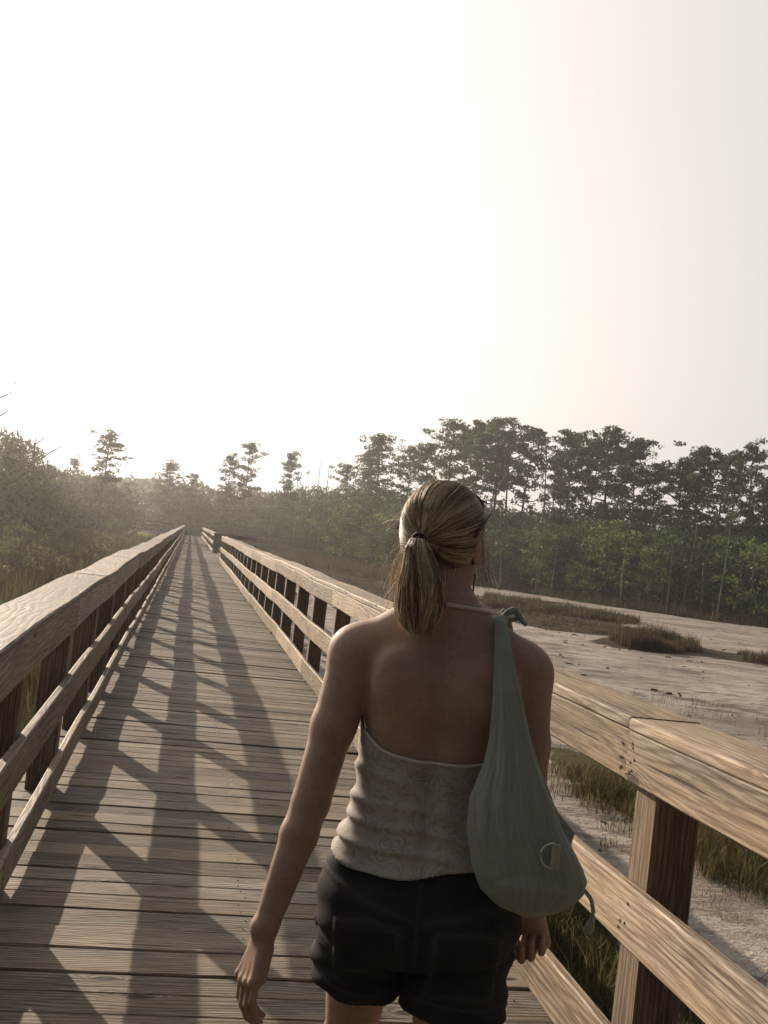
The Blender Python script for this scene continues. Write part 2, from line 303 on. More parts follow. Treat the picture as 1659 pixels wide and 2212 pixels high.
# ------------------------------------------------------------------ boards
def board(p0, p1, up, w, h, seed, seg=.4, wav=.0, cham=.004, rnd=None):
    """a sawn board from p0 to p1 (centre line); w across, h along `up`; returns verts, faces, uv, rnd"""
    r = random.Random(seed); p0, p1, up = (np.array(q, float) for q in (p0, p1, up)); L = np.linalg.norm(p1-p0); d = (p1-p0)/L
    up = up-d*(up@d); up /= np.linalg.norm(up); s = np.cross(d, up); n = max(1, int(round(L/seg)))
    a, b = w/2, h/2; c = cham
    ring = [(-a+c, -b), (a-c, -b), (a, -b+c), (a, b-c), (a-c, b), (-a+c, b), (-a, b-c), (-a, -b+c), (-a+c, -b)]
    per = [0]
    for i in range(8): per.append(per[-1]+math.dist(ring[i], ring[i+1]))
    u0, v0 = r.uniform(0, 60), r.uniform(0, 60); V = []; UV = []; k1, k2 = r.uniform(0, 6), r.uniform(0, 6)
    for i in range(n+1):
        t = i/n*L; o = wav*(math.sin(t*1.9+k1)*.6+math.sin(t*.83+k2))*np.array(up)+wav*.6*math.sin(t*1.3+k2)*s
        for j, (x, y) in enumerate(ring): V.append(p0+d*t+s*x+up*y+o); UV.append((u0+t, v0+per[j]))
    Fc = []
    for i in range(n):
        for j in range(8): q = i*9+j; Fc.append((q, q+1, q+10, q+9))
    m = len(V)
    for e in (0, n):
        st = len(V)
        for j in range(8): x, y = ring[j]; V.append(V[e*9+j].copy()); UV.append((u0+x*.35+3, v0+y))
        f = list(range(st, st+8)); Fc.append(tuple(f if e else f[::-1]))
    Fc = [tuple(reversed(f)) for f in Fc]
    rr = r.random() if rnd is None else rnd
    return V, Fc, UV, [rr]*len(V)
def merge(parts):
    V, Fc, UV, A = [], [], [], []
    for v, f, u, a in parts:
        o = len(V); V += list(v); Fc += [tuple(i+o for i in q) for q in f]; UV += list(u); A += list(a)
    return dict(V=V, Fc=Fc, uv=UV, attr=A)
def boards(name, parts, mat, parent=None, **k):
    m = merge(parts); return wobj(name, m['V'], m['Fc'], mat, parent, uv=m['uv'], attr=m['attr'], **k)
# ------------------------------------------------------------------ the boardwalk deck
DL, DR = -.80, 1.62; BY0, BY1, BX = 43.6, 57., 3.85; YEND = 117.
parts = []; PLANKS = []; y = -2.; rr = random.Random(5); i = 0
while y < YEND:
    w = rr.choice([.14, .14, .184, .184, .16]); gap = rr.choice([.003, .004, .006, .006, .011]); z = rr.gauss(0, .0022)
    tl = rr.gauss(0, .002); x1 = BX if BY0 < y < BY1 else DR
    parts.append(board((DL, y+w/2, -.019+z-tl), (x1+rr.uniform(-.01, .01), y+w/2+rr.gauss(0, .003), -.019+z+tl), (rr.gauss(0, .012)+.0, rr.gauss(0, .018), 1), w, .038, 100+i, .5 if y < 20 else 1.3, .0012 if y < 20 else .002, .005))
    PLANKS.append((y, w, z)); y += w+gap; i += 1
deck = boards('boardwalk', parts, M['deck'], kind='structure')
def beam(p0, p1, w, h, seed, mat=None): return board(p0, p1, (0, 0, 1), w, h, seed, 2., 0.)
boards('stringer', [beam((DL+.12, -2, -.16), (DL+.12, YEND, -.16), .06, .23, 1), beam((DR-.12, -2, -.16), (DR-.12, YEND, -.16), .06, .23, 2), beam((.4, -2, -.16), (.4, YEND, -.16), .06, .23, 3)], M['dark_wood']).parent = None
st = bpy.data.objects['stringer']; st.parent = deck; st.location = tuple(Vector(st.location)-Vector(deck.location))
M['nail'] = simple('rusty_nail', (.035, .025, .02), .6, .3)
def discs(C_, r_, axis='z', t=.0015):
    V, Fc = [], []
    for c in C_:
        o = len(V); a = np.arange(8)*math.pi/4
        for q in (0, 1):
            for k in a: V.append((c[0]+r_*math.cos(k), c[1]+r_*math.sin(k), c[2]+t*q) if axis == 'z' else (c[0]-t*q, c[1]+r_*math.cos(k), c[2]+r_*math.sin(k)))
        Fc.append(tuple(range(o+8, o+16)) if axis == 'z' else tuple(range(o+15, o+7, -1)))
        for k in range(8): Fc.append((o+k, o+(k+1) % 8, o+8+(k+1) % 8, o+8+k) if axis == 'z' else (o+k, o+8+k, o+8+(k+1) % 8, o+(k+1) % 8))
    return V, Fc
nl = []; rq = random.Random(8)
for Pq in PLANKS:
    if Pq[0] < 16:
        for sx in (DL+.24, .4, DR-.3):
            for fy in (.26, .74):
              if rq.random() < .7: nl.append((sx+rq.gauss(0, .014), Pq[0]+Pq[1]*fy+rq.gauss(0, .004), Pq[2]+.0015))
V, Fc_ = discs(nl, .0040); dn_ = wobj('nail_heads', V, Fc_, M['nail'], kind='stuff'); dn_.parent = deck; dn_.location = tuple(Vector(dn_.location)-Vector(deck.location))
# ------------------------------------------------------------------ railings
def post_mesh(mat, top, seed):
    m = merge([board((0, 0, GZ-.25), (0, 0, top), (0, 1, 0), .14, .14, seed, .5, .0015, .006)])
    return mesh('post', m['V'], m['Fc'], mat, uv=m['uv'], attr=m['attr'])
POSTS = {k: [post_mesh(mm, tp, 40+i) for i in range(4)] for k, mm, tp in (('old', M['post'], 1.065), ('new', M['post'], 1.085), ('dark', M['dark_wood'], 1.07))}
def railing(name, label, P0, P1, inward, post0, top, zf, zm, zb, mats, posts, spacing=1.63, ends=None, seed=0, amp=.012, capw=.235, group=None, joint=None, fh=.17, mh=.17, bh=.15):
    """P0->P1 is the line of the posts' inner faces; `inward` points to the walkway"""
    P0, P1, I = (np.array(q, float) for q in (P0, P1, inward)); L = np.linalg.norm(P1-P0); d = (P1-P0)/L; r = random.Random(seed)
    root = obj(name, None, None, loc=(float(P0[0]), float(P0[1]), 0), label=label, cat='railing', group=group)
    rel = lambda t, off, z: d*t+I*off+np.array([0, 0, z])
    def wob(t): return amp*(math.sin(t*.37+seed)+.7*math.sin(t*1.05+seed*2)+.5*math.sin(t*2.3))
    t = post0; i = 0
    while t < L:
        o = obj('post', POSTS[posts][r.randrange(4)], root, loc=tuple(rel(t, -.07, 0)), rot=(0, 0, math.atan2(d[1], d[0])-math.pi/2)); t += spacing; i += 1
    def run(nm, off, z, up, w, h, mat, ln, first):
        t = 0; e = first; k = 0
        while t < L-.02:
            t2 = min(e, L); nz0, nz1 = r.gauss(0, .0014), r.gauss(0, .0014)
            pr = board(rel(t+.0009, off+r.gauss(0, .0015), z+wob(t)+nz0), rel(t2-.0009, off+r.gauss(0, .0015), z+wob(t2)+nz1), up, w, h, seed*97+k*7+int(z*100), .45, .0014, .006)
            # follow the railing's own sag
            V = np.array(pr[0]); tt = (V-rel(0, 0, 0))@d; base = np.interp(tt, [t, t2], [wob(t), wob(t2)]); V[:, 2] += np.array([wob(q) for q in tt])-base
            boards(nm, [(list(V),)+pr[1:]], mat, root); t = t2; e = t+ln*r.choice([1, 1, 1.5]); k += 1
    j = joint or post0+spacing*2+.07
    run('cap_board', -capw/2+.045, top-.019, (0, 0, 1), capw, .038, mats[0], spacing*2, j)
    run('face_board', .020, zf+fh/2, (0, 0, 1), .038, fh, mats[1], spacing*2, j+spacing*0)
    run('middle_rail', .020, zm+mh/2, (0, 0, 1), .038, mh, mats[1], spacing*2, j+spacing if seed == 8 else j)
    run('bottom_rail', .020, zb+bh/2, (0, 0, 1), .038, bh, mats[1], spacing*2, j+spacing)
    return root
XL, XR = -.57, 1.40
ro, rn = (M['rail_old'],)*2, (M['rail_new'],)*2
railing('railing', 'long left railing of grey weathered boards running to the far end of the boardwalk', (XL, -2.1, 0), (XL, 116.6, 0), (1, 0, 0), 5.91+2.1-4*1.63, 1.105, .905, .455, .05, ro, 'old', seed=3, joint=4.55, fh=.158)
near_rail = railing('railing', 'near right railing of yellowish new boards beside the woman', (XR, -2.1, 0), (XR, BY0, 0), (-1, 0, 0), 2.80+2.1-2*1.63, 1.13, .94, .49, .06, rn, 'new', seed=8, amp=.009, joint=2.87+2.1, fh=.15, bh=.17)
railing('railing', 'far side railing of the lookout bay crossing to the right', (XR-.02, BY1, 0), (BX-.18, BY1, 0), (0, -1, 0), .2, 1.12, .93, .48, .06, ro, 'old', seed=7, amp=.003, spacing=1.1)
railing('railing', 'right railing beyond the lookout bay up to the far end', (XR-.02, BY1+.1, 0), (XR-.02, 116.6, 0), (-1, 0, 0), .4, 1.12, .93, .48, .06, ro, 'old', seed=9, amp=.012)
nl = []
for yj in (2.87,):
    for dy_ in (-.045, -.028, .03, .046):
        for zz_ in (.965, 1.0, 1.045): nl.append((XR-.0395-.0005, yj+dy_+rq.gauss(0, .004), zz_+rq.gauss(0, .006)))
        nl.append((XR-.04, yj-.09+dy_*.5, .56+rq.gauss(0, .03)))
V, Fc_ = discs(nl, .0042, 'x'); nh = wobj('nail_heads', V, Fc_, M['nail']); nh.parent = near_rail; nh.location = tuple(Vector(nh.location)-Vector(near_rail.location))
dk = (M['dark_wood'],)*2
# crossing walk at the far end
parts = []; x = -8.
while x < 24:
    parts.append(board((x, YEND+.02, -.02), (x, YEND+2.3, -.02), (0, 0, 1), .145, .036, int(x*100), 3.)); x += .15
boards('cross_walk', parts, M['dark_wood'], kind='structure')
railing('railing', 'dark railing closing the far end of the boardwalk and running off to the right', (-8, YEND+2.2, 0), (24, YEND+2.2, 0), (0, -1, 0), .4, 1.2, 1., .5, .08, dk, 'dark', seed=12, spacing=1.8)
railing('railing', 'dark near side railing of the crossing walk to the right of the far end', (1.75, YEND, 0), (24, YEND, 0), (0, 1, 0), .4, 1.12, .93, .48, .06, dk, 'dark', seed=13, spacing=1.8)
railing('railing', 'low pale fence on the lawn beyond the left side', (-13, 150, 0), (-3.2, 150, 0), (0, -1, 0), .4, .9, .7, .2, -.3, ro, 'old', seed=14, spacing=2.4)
# bench on the lookout bay
bn = obj('bench', None, loc=(3.2, 56.2, 0), label='small wooden bench in the lookout bay', cat='bench')
boards('seat', [board((-.6, -.16+.11*k, .45), (.6, -.16+.11*k, .45), (0, 0, 1), .1, .035, 300+k) for k in range(4)], M['rail_old'], bn)
for sx in (-.5, .5): boards('leg', [board((sx, 0, 0), (sx, 0, .43), (0, 1, 0), .09, .3, 310)], M['post'], bn)
# leaning poles above the rails near the far end
def pole(a, b, label):
    a, b = np.array(a), np.array(b); pr = board(a-a, b-a, (0, 1, 0), .05, .05, 7, 5)
    boards('leaning_pole', [(list(np.array(pr[0])+a),)+pr[1:]], M['pale_bark'], None, label=label, cat='pole')
q0 = at_depth(376, 1141, 80); q1 = at_depth(367, 1130, 80); q0[2] = GZ; q0[0] += .3; pole(q0, q1, 'thin pale pole leaning left behind the left railing')
q0 = at_depth(459, 1150, 70); q1 = at_depth(470, 1143, 70); q0[2] = GZ; pole(q0, q1, 'thin pale pole leaning right behind the right railing')
# ------------------------------------------------------------------ trees
def tube(pts, radii, k=6, cap=True):
    pts = np.asarray(pts, float); n = len(pts); V = []; Fc = []
    t = np.gradient(pts, axis=0); t /= np.linalg.norm(t, axis=1)[:, None]+1e-9
    ref = np.array([0, 0, 1.]) if abs(t[0][2]) < .8 else np.array([1., 0, 0])
    a = np.arange(k)*2*math.pi/k
    for i in range(n):
        s = np.cross(t[i], ref); s /= np.linalg.norm(s)+1e-9; u = np.cross(s, t[i])
        V.append(pts[i]+radii[i]*(np.cos(a)[:, None]*s+np.sin(a)[:, None]*u))
    V = np.concatenate(V)
    for i in range(n-1):
        for j in range(k): Fc.append((i*k+j, i*k+(j+1) % k, (i+1)*k+(j+1) % k, (i+1)*k+j))
    if cap: Fc.append(tuple(range(k))[::-1]); Fc.append(tuple(range((n-1)*k, n*k)))
    return V, Fc
def join(ps):
    V, Fc = [], []; o = 0
    for v, f in ps: V.append(v); Fc += [tuple(i+o for i in q) for q in f]; o += len(v)
    return np.concatenate(V), Fc
def leaves(c, rx, rz, n, size, r, tone, flat=.5):
    """n leaf-sized quads spread through an uneven clump"""
    d = r.normal(0, 1, (n, 3)); d /= np.linalg.norm(d, axis=1)[:, None]; rr = r.uniform(.35, 1, n)**.6
    p = d*rr[:, None]*np.array([rx, rx, rz])*r.uniform(.85, 1.15, (n, 1)) + c
    nn = r.normal(0, 1, (n, 3)); nn[:, 2] += flat*1.5; nn /= np.linalg.norm(nn, axis=1)[:, None]
    a = np.cross(nn, r.normal(0, 1, (n, 3))); a /= np.linalg.norm(a, axis=1)[:, None]; b = np.cross(nn, a)
    s = size*r.uniform(.5, 1.2, n)[:, None]
    V = np.stack([p-a*s, p-b*s*.45, p+a*s, p+b*s*.45], 1).reshape(-1, 3)
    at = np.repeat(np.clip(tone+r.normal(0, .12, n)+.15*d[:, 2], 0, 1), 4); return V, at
def crown_mesh(name, cl, mat, r, size, per, flat):
    V, A = [], []
    for c, rx, rz in cl:
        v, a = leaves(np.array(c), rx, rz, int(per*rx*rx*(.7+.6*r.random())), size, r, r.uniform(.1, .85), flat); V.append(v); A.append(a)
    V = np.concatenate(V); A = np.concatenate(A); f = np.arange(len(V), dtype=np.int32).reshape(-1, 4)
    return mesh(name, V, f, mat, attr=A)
def make_pine(seed, h=16., bare=.5, spread=2.6, dens=1., umbrella=.5, mat='pine', size=.19):
    """trunk and crown meshes of a loblolly-like pine, unit height h"""
    r = np.random.default_rng(seed); n = 9; lean = r.normal(0, .35, 2); z = np.linspace(0, h*.97, n)
    ph = r.uniform(0, 6); P = np.stack([lean[0]*(z/h)**1.5+.12*np.sin(z*.4+ph), lean[1]*(z/h)**1.5+.12*np.cos(z*.35+ph), z], 1)
    parts = [tube(P, np.interp(z, [0, h], [.2, .035])*h/16, 7)]; cl = []
    k = int(30*dens*(1-bare)/.5)
    for i in range(k):
        t = bare+(1-bare)*((i+r.random())/k)**.85; t = min(t, .99); q = np.array([np.interp(t*h, z, P[:, j]) for j in range(3)])
        q[2] = t*h
        prof = math.sin(math.pi*min(1, max(.12, (t-bare)/(1-bare)*.72+.22)))**.7
        ln = spread*prof*r.uniform(.35, 1.15); az = i*2.4+r.uniform(-.5, .5); up = r.uniform(.05, .55)*ln
        e = q+np.array([math.cos(az)*ln, math.sin(az)*ln, up]); m = (q+e)/2+np.array([0, 0, -.06*ln])
        parts.append(tube([q, m, e], [.055*h/16+.012*ln, .045, .02], 4, False))
        cl.append((e+np.array([0, 0, .12]), r.uniform(.55, 1.05)*(.7+.25*spread/2.6), r.uniform(.28, .55)))
        if r.random() < .75: cl.append((m+np.array([r.normal(0, .3), r.normal(0, .3), .3]), r.uniform(.4, .8), .25))
        if r.random() < .5: cl.append((e+np.array([r.normal(0, .7), r.normal(0, .7), r.normal(.3, .25)]), r.uniform(.35, .75), .25))
    for i in range(4): cl.append((P[-1]+np.array([r.normal(0, .4), r.normal(0, .4), r.uniform(-.6, .35)]), r.uniform(.4, .8), .35))
    for i in range(r.integers(2, 6)):                 # dead stubs below the crown
        t = r.uniform(.3, bare+.08); az = r.uniform(0, 6.3); ln = r.uniform(.4, 1.4)
        q = np.array([np.interp(t*h, z, P[:, j]) for j in range(3)]); q[2] = t*h
        parts.append(tube([q, q+np.array([math.cos(az)*ln, math.sin(az)*ln, .15*ln])], [.035, .012], 3, False))
    V, Fc = join(parts)
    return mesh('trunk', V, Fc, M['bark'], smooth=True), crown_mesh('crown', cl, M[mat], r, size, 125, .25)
def make_broad(seed, h=9., w=3.2, low=.15, mat='leaf', size=.2, dens=1.):
    r = np.random.default_rng(seed); parts = []; cl = []
    for s in range(r.integers(1, 4)):
        bx, by = r.normal(0, .35, 2); tx, ty = r.normal(0, w*.35, 2); z = np.linspace(0, h*.82, 6)
        P = np.stack([bx+(tx-bx)*(z/h)**1.3, by+(ty-by)*(z/h)**1.3, z], 1); parts.append(tube(P, np.linspace(.13, .03, 6)*h/9, 5))
        for i in range(6):
            q = P[r.integers(2, 6)]; az = r.uniform(0, 6.3); ln = r.uniform(.5, 1)*w*.7
            parts.append(tube([q, q+np.array([math.cos(az)*ln, math.sin(az)*ln, ln*.5])], [.045, .015], 3, False))
    n = int(58*dens*(w/3.2)*(h/9))
    for i in range(n):
        t = low+(1-low)*r.random()**.85; k = (t-low)/(1-low); rad_ = w*(math.sin(math.pi*(.18+.74*k))**.6)*(.3+.7*r.random()**.4); az = r.uniform(0, 6.3)
        cl.append((np.array([math.cos(az)*rad_, math.sin(az)*rad_, t*h+r.normal(0, .25)]), r.uniform(.45, 1.05), r.uniform(.35, .75)))
    V, Fc = join(parts)
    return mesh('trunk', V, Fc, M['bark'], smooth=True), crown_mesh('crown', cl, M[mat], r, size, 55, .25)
def make_snag(seed, h=12., limbs=7, r0=.13):
    r = np.random.default_rng(seed); z = np.linspace(0, h, 8); P = np.stack([.2*np.sin(z*.3+seed), .15*np.cos(z*.4), z], 1)
    parts = [tube(P, np.linspace(r0, .03, 8), 6)]
    for i in range(limbs):
        t = r.uniform(.45, .97); q = np.array([np.interp(t*h, z, P[:, j]) for j in range(3)]); q[2] = t*h; az = r.uniform(0, 6.3); ln = r.uniform(.6, 2.2)*(limbs > 4 or .25)
        e = q+np.array([math.cos(az)*ln, math.sin(az)*ln, ln*r.uniform(.5, 1)]); parts.append(tube([q, (q+e)/2+r.normal(0, .08, 3), e], [.05, .035, .012], 4, False))
        if limbs > 4:
            for _ in range(3):
                g = q+(e-q)*r.uniform(.3, .9); f = g+r.normal(0, .35, 3)+np.array([0, 0, .35]); parts.append(tube([g, f], [.022, .008], 3, False))
    V, Fc = join(parts); return mesh('trunk', V, Fc, M['pale_bark'], smooth=True), None
def make_palm(seed, h=5.):
    r = np.random.default_rng(seed); z = np.linspace(0, h, 6); P = np.stack([.1*np.sin(z), .05*z, z], 1); tr = tube(P, np.linspace(.2, .15, 6), 7)
    V, A = [], []; top = P[-1]
    for i in range(34):
        az = r.uniform(0, 6.3); el = r.uniform(-.7, 1.3); ln = r.uniform(.9, 1.3); d = np.array([math.cos(az)*math.cos(el), math.sin(az)*math.cos(el), math.sin(el)])
        s = np.cross(d, [0, 0, 1]); s /= np.linalg.norm(s)+1e-6; c = top+d*ln; up = np.cross(s, d)
        for k in range(9):
            a = (k-4)/4*1.25; e = c+(d*math.cos(a)+s*math.sin(a))*.55+np.array([0, 0, -.15*abs(a)]); w = .035*np.cross(e-c, up)/.6
            V.append(np.array([c-w, c+w, e])); A += [r.uniform(.1, .9)]*3
        w = .02*s; V.append(np.array([top-w, top+w, c])); A += [.3]*3
    V = np.concatenate(V); return mesh('trunk', *tr, M['bark'], smooth=True), mesh('crown', V, np.arange(len(V), dtype=np.int32).reshape(-1, 3), M['leaf'], attr=A)
def tree(name, meshes, X_, Y_, h, mh, label, cat, rz=0., group=None, wx=1., base=GZ):
    s = h/mh; root = obj(name, None, loc=(float(X_), float(Y_), base), rot=(0, 0, rz), label=label, cat=cat, group=group); root.scale = (s*wx, s*wx, s)
    t, c = meshes; obj('trunk', t, root)
    if c: obj('crown', c, root)
    return root
def top_of(x, y, Y_):                                # a tree whose top is seen at (x, y) when it stands Y_ away
    p = at_depth(x, y, Y_); return p[0], p[2]-GZ
PN = [make_pine(11, bare=.54, dens=1.15), make_pine(12, bare=.47, spread=3.0, dens=1.1), make_pine(13, bare=.62, spread=2.8, dens=1.), make_pine(14, bare=.40, spread=2.2, dens=1.15), make_pine(15, bare=.58, spread=3.3, dens=1.2), make_pine(16, bare=.42, spread=2.0, dens=.7)]
AIRY = [make_pine(21, bare=.42, spread=2.0, dens=.85), make_pine(22, bare=.40, spread=1.9, dens=1.)]
BR = [make_broad(31), make_broad(32, w=3.8), make_broad(33, w=2.7), make_broad(34, low=.05, w=3.4)]
BL = [make_broad(41, mat='bright_leaf', w=2.6, low=.08, dens=.85), make_broad(42, mat='bright_leaf', w=3., low=.1, dens=.8)]
rt = random.Random(77)
# tall pines: (x, top y) in the photo's measure, distance, variant, width, label
TALLP = [
 (160, 990, 118, 'A0', .8, 'small flat topped pine just left of the airy tall pine over the left shrubs'),
 (232, 930, 92, 'A1', 1.0, 'airy tall pine standing alone above the left shrubs'),
 (375, 1000, 126, 'A0', 1.2, 'spreading pine directly behind the far end of the left railing'),
 (418, 1022, 128, 'P5', .8, 'thin crowned pine just right of the far end of the boardwalk'),
 (502, 985, 128, 'A0', .9, 'shorter left pine of the pair beyond the lookout bay'),
 (541, 955, 126, 'P5', .95, 'taller right pine of the pair beyond the lookout bay, with tiered branches'),
 (630, 975, 128, 'A1', .8, 'scraggly pine beside the broken snag, left of the woman'),
 (762, 1004, 132, 'P2', .8, 'low flat crowned pine at the left foot of the big pine cluster'),
 (832, 940, 122, 'P1', 1.1, 'big dense umbrella pine left of the woman\'s head'),
 (806, 972, 140, 'P3', .9, 'smaller pine tucked behind the big umbrella pine'),
 (890, 968, 128, 'P4', .8, 'round crowned pine between the umbrella pine and the bare tree'),
 (926, 958, 124, 'P0', .8, 'slim pine just left of the pale bare tree'),
 (990, 905, 116, 'P5', 1.1, 'tall flat topped pine above the woman\'s head'),
 (1015, 935, 130, 'P4', .9, 'dense pine behind the tall flat topped pine above the head'),
 (1047, 914, 118, 'P0', .75, 'narrow pine between the two tallest crowns above the head'),
 (1092, 906, 112, 'P4', 1.1, 'tallest broad dark pine just right of the woman\'s head'),
 (1120, 940, 126, 'P2', 1.0, 'pine half hidden behind the tallest broad dark pine'),
 (1150, 922, 110, 'P1', .9, 'dark pine with drooping right side branches before the bare gap'),
 (1075, 960, 108, 'P3', .8, 'low branched pine in front of the tallest broad dark pine'),
 (1205, 985, 110, 'P5', .8, 'thin pine in the bare gap right of the central cluster'),
 (1246, 935, 102, 'P0', 1.0, 'left pine of the second cluster with twin looking trunks'),
 (1228, 975, 112, 'P2', .8, 'low pine at the left edge of the second cluster'),
 (1322, 928, 98, 'P4', 1.15, 'highest domed pine of the second cluster'),
 (1290, 950, 108, 'P3', .9, 'pine filling the second cluster behind its dome'),
 (1386, 950, 98, 'P1', .9, 'right shoulder pine of the second cluster'),
 (1350, 975, 106, 'P0', .8, 'pine with a bare lower trunk inside the second cluster'),
 (1412, 1000, 100, 'P2', .85, 'low wide pine ending the second cluster on the right'),
 (1478, 994, 92, 'P4', .95, 'left rounded pine of the right hand cluster'),
 (1524, 965, 88, 'P3', 1.1, 'pointed dark pine of the right hand cluster'),
 (1500, 1020, 98, 'P2', .9, 'low pine behind the pointed dark pine'),
 (1572, 984, 86, 'P0', .9, 'pine with a pale leaning trunk in the right hand cluster'),
 (1600, 972, 80, 'P5', .9, 'long trunked pine with a thin crown near the right edge'),
 (1632, 960, 90, 'A0', .9, 'palest feathery pine at the right edge'),
 (1655, 1048, 84, 'P1', .8, 'low pine cut by the right edge of the photo'),
 (1690, 1010, 88, 'P3', .9, 'pine standing just outside the right edge'),
]
for x, y, Y_, v, wx, lab in TALLP:
    X_, h = top_of(x, y, Y_); ms = (AIRY if v[0] == 'A' else PN)[int(v[1])]
    tree('pine_tree', ms, X_, Y_, h*1.0, 16.4, lab, 'pine tree', rt.uniform(0, 6.3), 'tall pines above the far wood', 1.0*wx*max(1, 14/h)**.5)
for x, y, Y_, lm, lab in [(655, 968, 122, 3, 'broken bare snag rising beside the scraggly pine'), (690, 995, 124, 2, 'left and shorter of the two thin bare poles'), (709, 1000, 122, 2, 'right one of the two thin bare poles left of the umbrella pine'),
                      (948, 925, 118, 10, 'pale bare branching tree left of the tall flat topped pine'), (1187, 955, 104, 11, 'pale bare forked tree in the gap between the clusters'), (85, 945, 62, 12, 'bare tree with reaching thin branches over the left wood'), (2, 846, 52, 12, 'bare tree top at the far left edge')]:
    X_, h = top_of(x, y, Y_); tree('dead_tree', make_snag(x, h, lm, .16 if lm > 4 else .09), X_, Y_, h, h, lab, 'dead tree')
# the wood below the pines: rows of broadleaved trees, top line read off the photo
PX = [-60, 0, 60, 100, 150, 200, 270, 300, 340, 400, 440, 500, 560, 600, 650, 700, 760, 830, 900, 1000, 1060, 1100, 1150, 1200, 1250, 1300, 1400, 1450, 1500, 1560, 1600, 1659, 1760]
PTY = [890, 912, 945, 995, 1012, 1020, 1034, 1046, 1050, 1040, 1052, 1060, 1062, 1060, 1042, 1052, 1042, 1045, 1060, 1075, 1085, 1090, 1095, 1090, 1090, 1085, 1086, 1096, 1112, 1120, 1118, 1125, 1130]
def edge_dist(x): return float(np.interp(x, [-60, 60, 130, 270, 300, 560, 700, 850, 1050, 1300, 1500, 1700], [46, 60, 84, 106, 122, 128, 128, 100, 95, 86, 78, 72]))
CNT = {}; ROWN = ['front', 'middle', 'back']; ORD = 'first second third fourth fifth sixth seventh eighth ninth tenth eleventh twelfth thirteenth fourteenth fifteenth sixteenth seventeenth eighteenth nineteenth twentieth'.split()+['twenty-'+q for q in 'first second third fourth fifth sixth seventh eighth ninth'.split()]
for row, (dd, lift, step, jit) in enumerate([(1.5, 42, 46, 14), (9, 22, 36, 10), (19, 4, 33, 6)]):
    x = -60+row*17
    while x < 1740:
        Y_ = edge_dist(x)+dd+rt.uniform(-2, 2)
        if not (276 < x < 338):
            ty = float(np.interp(x, PX, PTY))+lift*rt.uniform(.7, 1.5)+rt.uniform(-jit, jit)*1.0; X_, h = top_of(x, ty, Y_)
            m_ = BL[rt.randrange(2)] if (row == 0 and rt.random() < .45) else BR[rt.randrange(4)]
            side = 'left of the boardwalk' if x < 380 else 'beyond the lookout bay' if x < 760 else 'behind the woman' if x < 1130 else 'right of the woman'
            place = ['in front at the foot of the wood', 'in the middle of the wood', 'at the back of the wood'][row]
            wz = (.72 if x < 200 else 1)*rt.uniform(.9, 1.2)*(1.0 if h > 7 else 1.15)*(9/h)**.3
            ky = (row, side); CNT[ky] = CNT.get(ky, 0)+1
            tree('broadleaf_tree', m_, X_, Y_, max(3.5, h), 9.4, f'{ORD[CNT[ky]-1]} from left of the {ROWN[row]} row leafy trees {side}', 'tree', rt.uniform(0, 6.3), f'leafy trees {place}, {side}', wz)
        x += step*rt.uniform(.75, 1.2)
for x, y, Y_, lab in [(1090, 1172, 84, 'small palm with fan leaves just right of the woman\'s head'), (1530, 1190, 76, 'palm half hidden in the dark wood at the right'), (1390, 1225, 80, 'low palm at the foot of the second cluster')]:
    X_, h = top_of(x, y, Y_); tree('palm_tree', make_palm(x, 5.), X_, Y_, h, 6.2, lab, 'palm tree')
for x, y, Y_, lab in [(1132, 1150, 92, 'pale leaning bare trunk in the dark wood right of the head'), (1200, 1170, 84, 'short pale dead trunk between bright young trees'), (1360, 1160, 79, 'slender pale trunk below the dome of the second cluster'), (1452, 1180, 76, 'pale dead stem at the marsh edge below the right gap'), (1500, 1130, 78, 'tall thin pale stem below the right hand pines'), (1570, 1150, 72, 'bare grey trunk near the right edge of the wood'), (905, 1100, 100, 'thin bare trunk standing behind the ponytail side'), (585, 1110, 125, 'thin bare stem in the dark wood beyond the lookout bay')]:
    X_, h = top_of(x, y, Y_); tree('dead_tree', make_snag(x+7, h, 3, .075), X_, Y_, h, h, lab, 'dead tree')
# young bright trees and shrubs at the wood's edge
for i, (x, y, Y_, w, lab) in enumerate([(1175, 1130, 84, .9, 'bright young tree with layered leaves right of the woman'), (1320, 1120, 80, .9, 'light green young tree below the second cluster'), (1415, 1165, 77, .8, 'low light tree with visible pale trunk at the marsh edge'), (1640, 1165, 68, .8, 'bright leafy bush at the right edge'), (1250, 1210, 82, 1., 'low leaning bright shrub over the marsh edge'), (760, 1085, 112, 1.1, 'pale green tree left of the woman\'s head'), (680, 1110, 122, 1.2, 'pale silvery shrub beyond the lookout bay'), (820, 1110, 98, 1., 'light tree at the marsh edge behind the hair'),
    (45, 1120, 36, .8, 'sunlit yellow green shrub at the left edge'), (95, 1165, 40, .7, 'lower green shrub beside the sunlit one'), (185, 1150, 60, .9, 'rounded shrub at the foot of the left wood'), (250, 1120, 78, 1., 'green shrub at the right end of the left wood')]):
    X_, h = top_of(x, y, Y_); tree('shrub' if h < 4.5 else 'young_tree', BL[i % 2], X_, Y_, max(h, 1.5), 9.4, lab, 'shrub' if h < 4.5 else 'tree', i*1.7, None, w*(1.25 if h < 4.5 else 1.05))
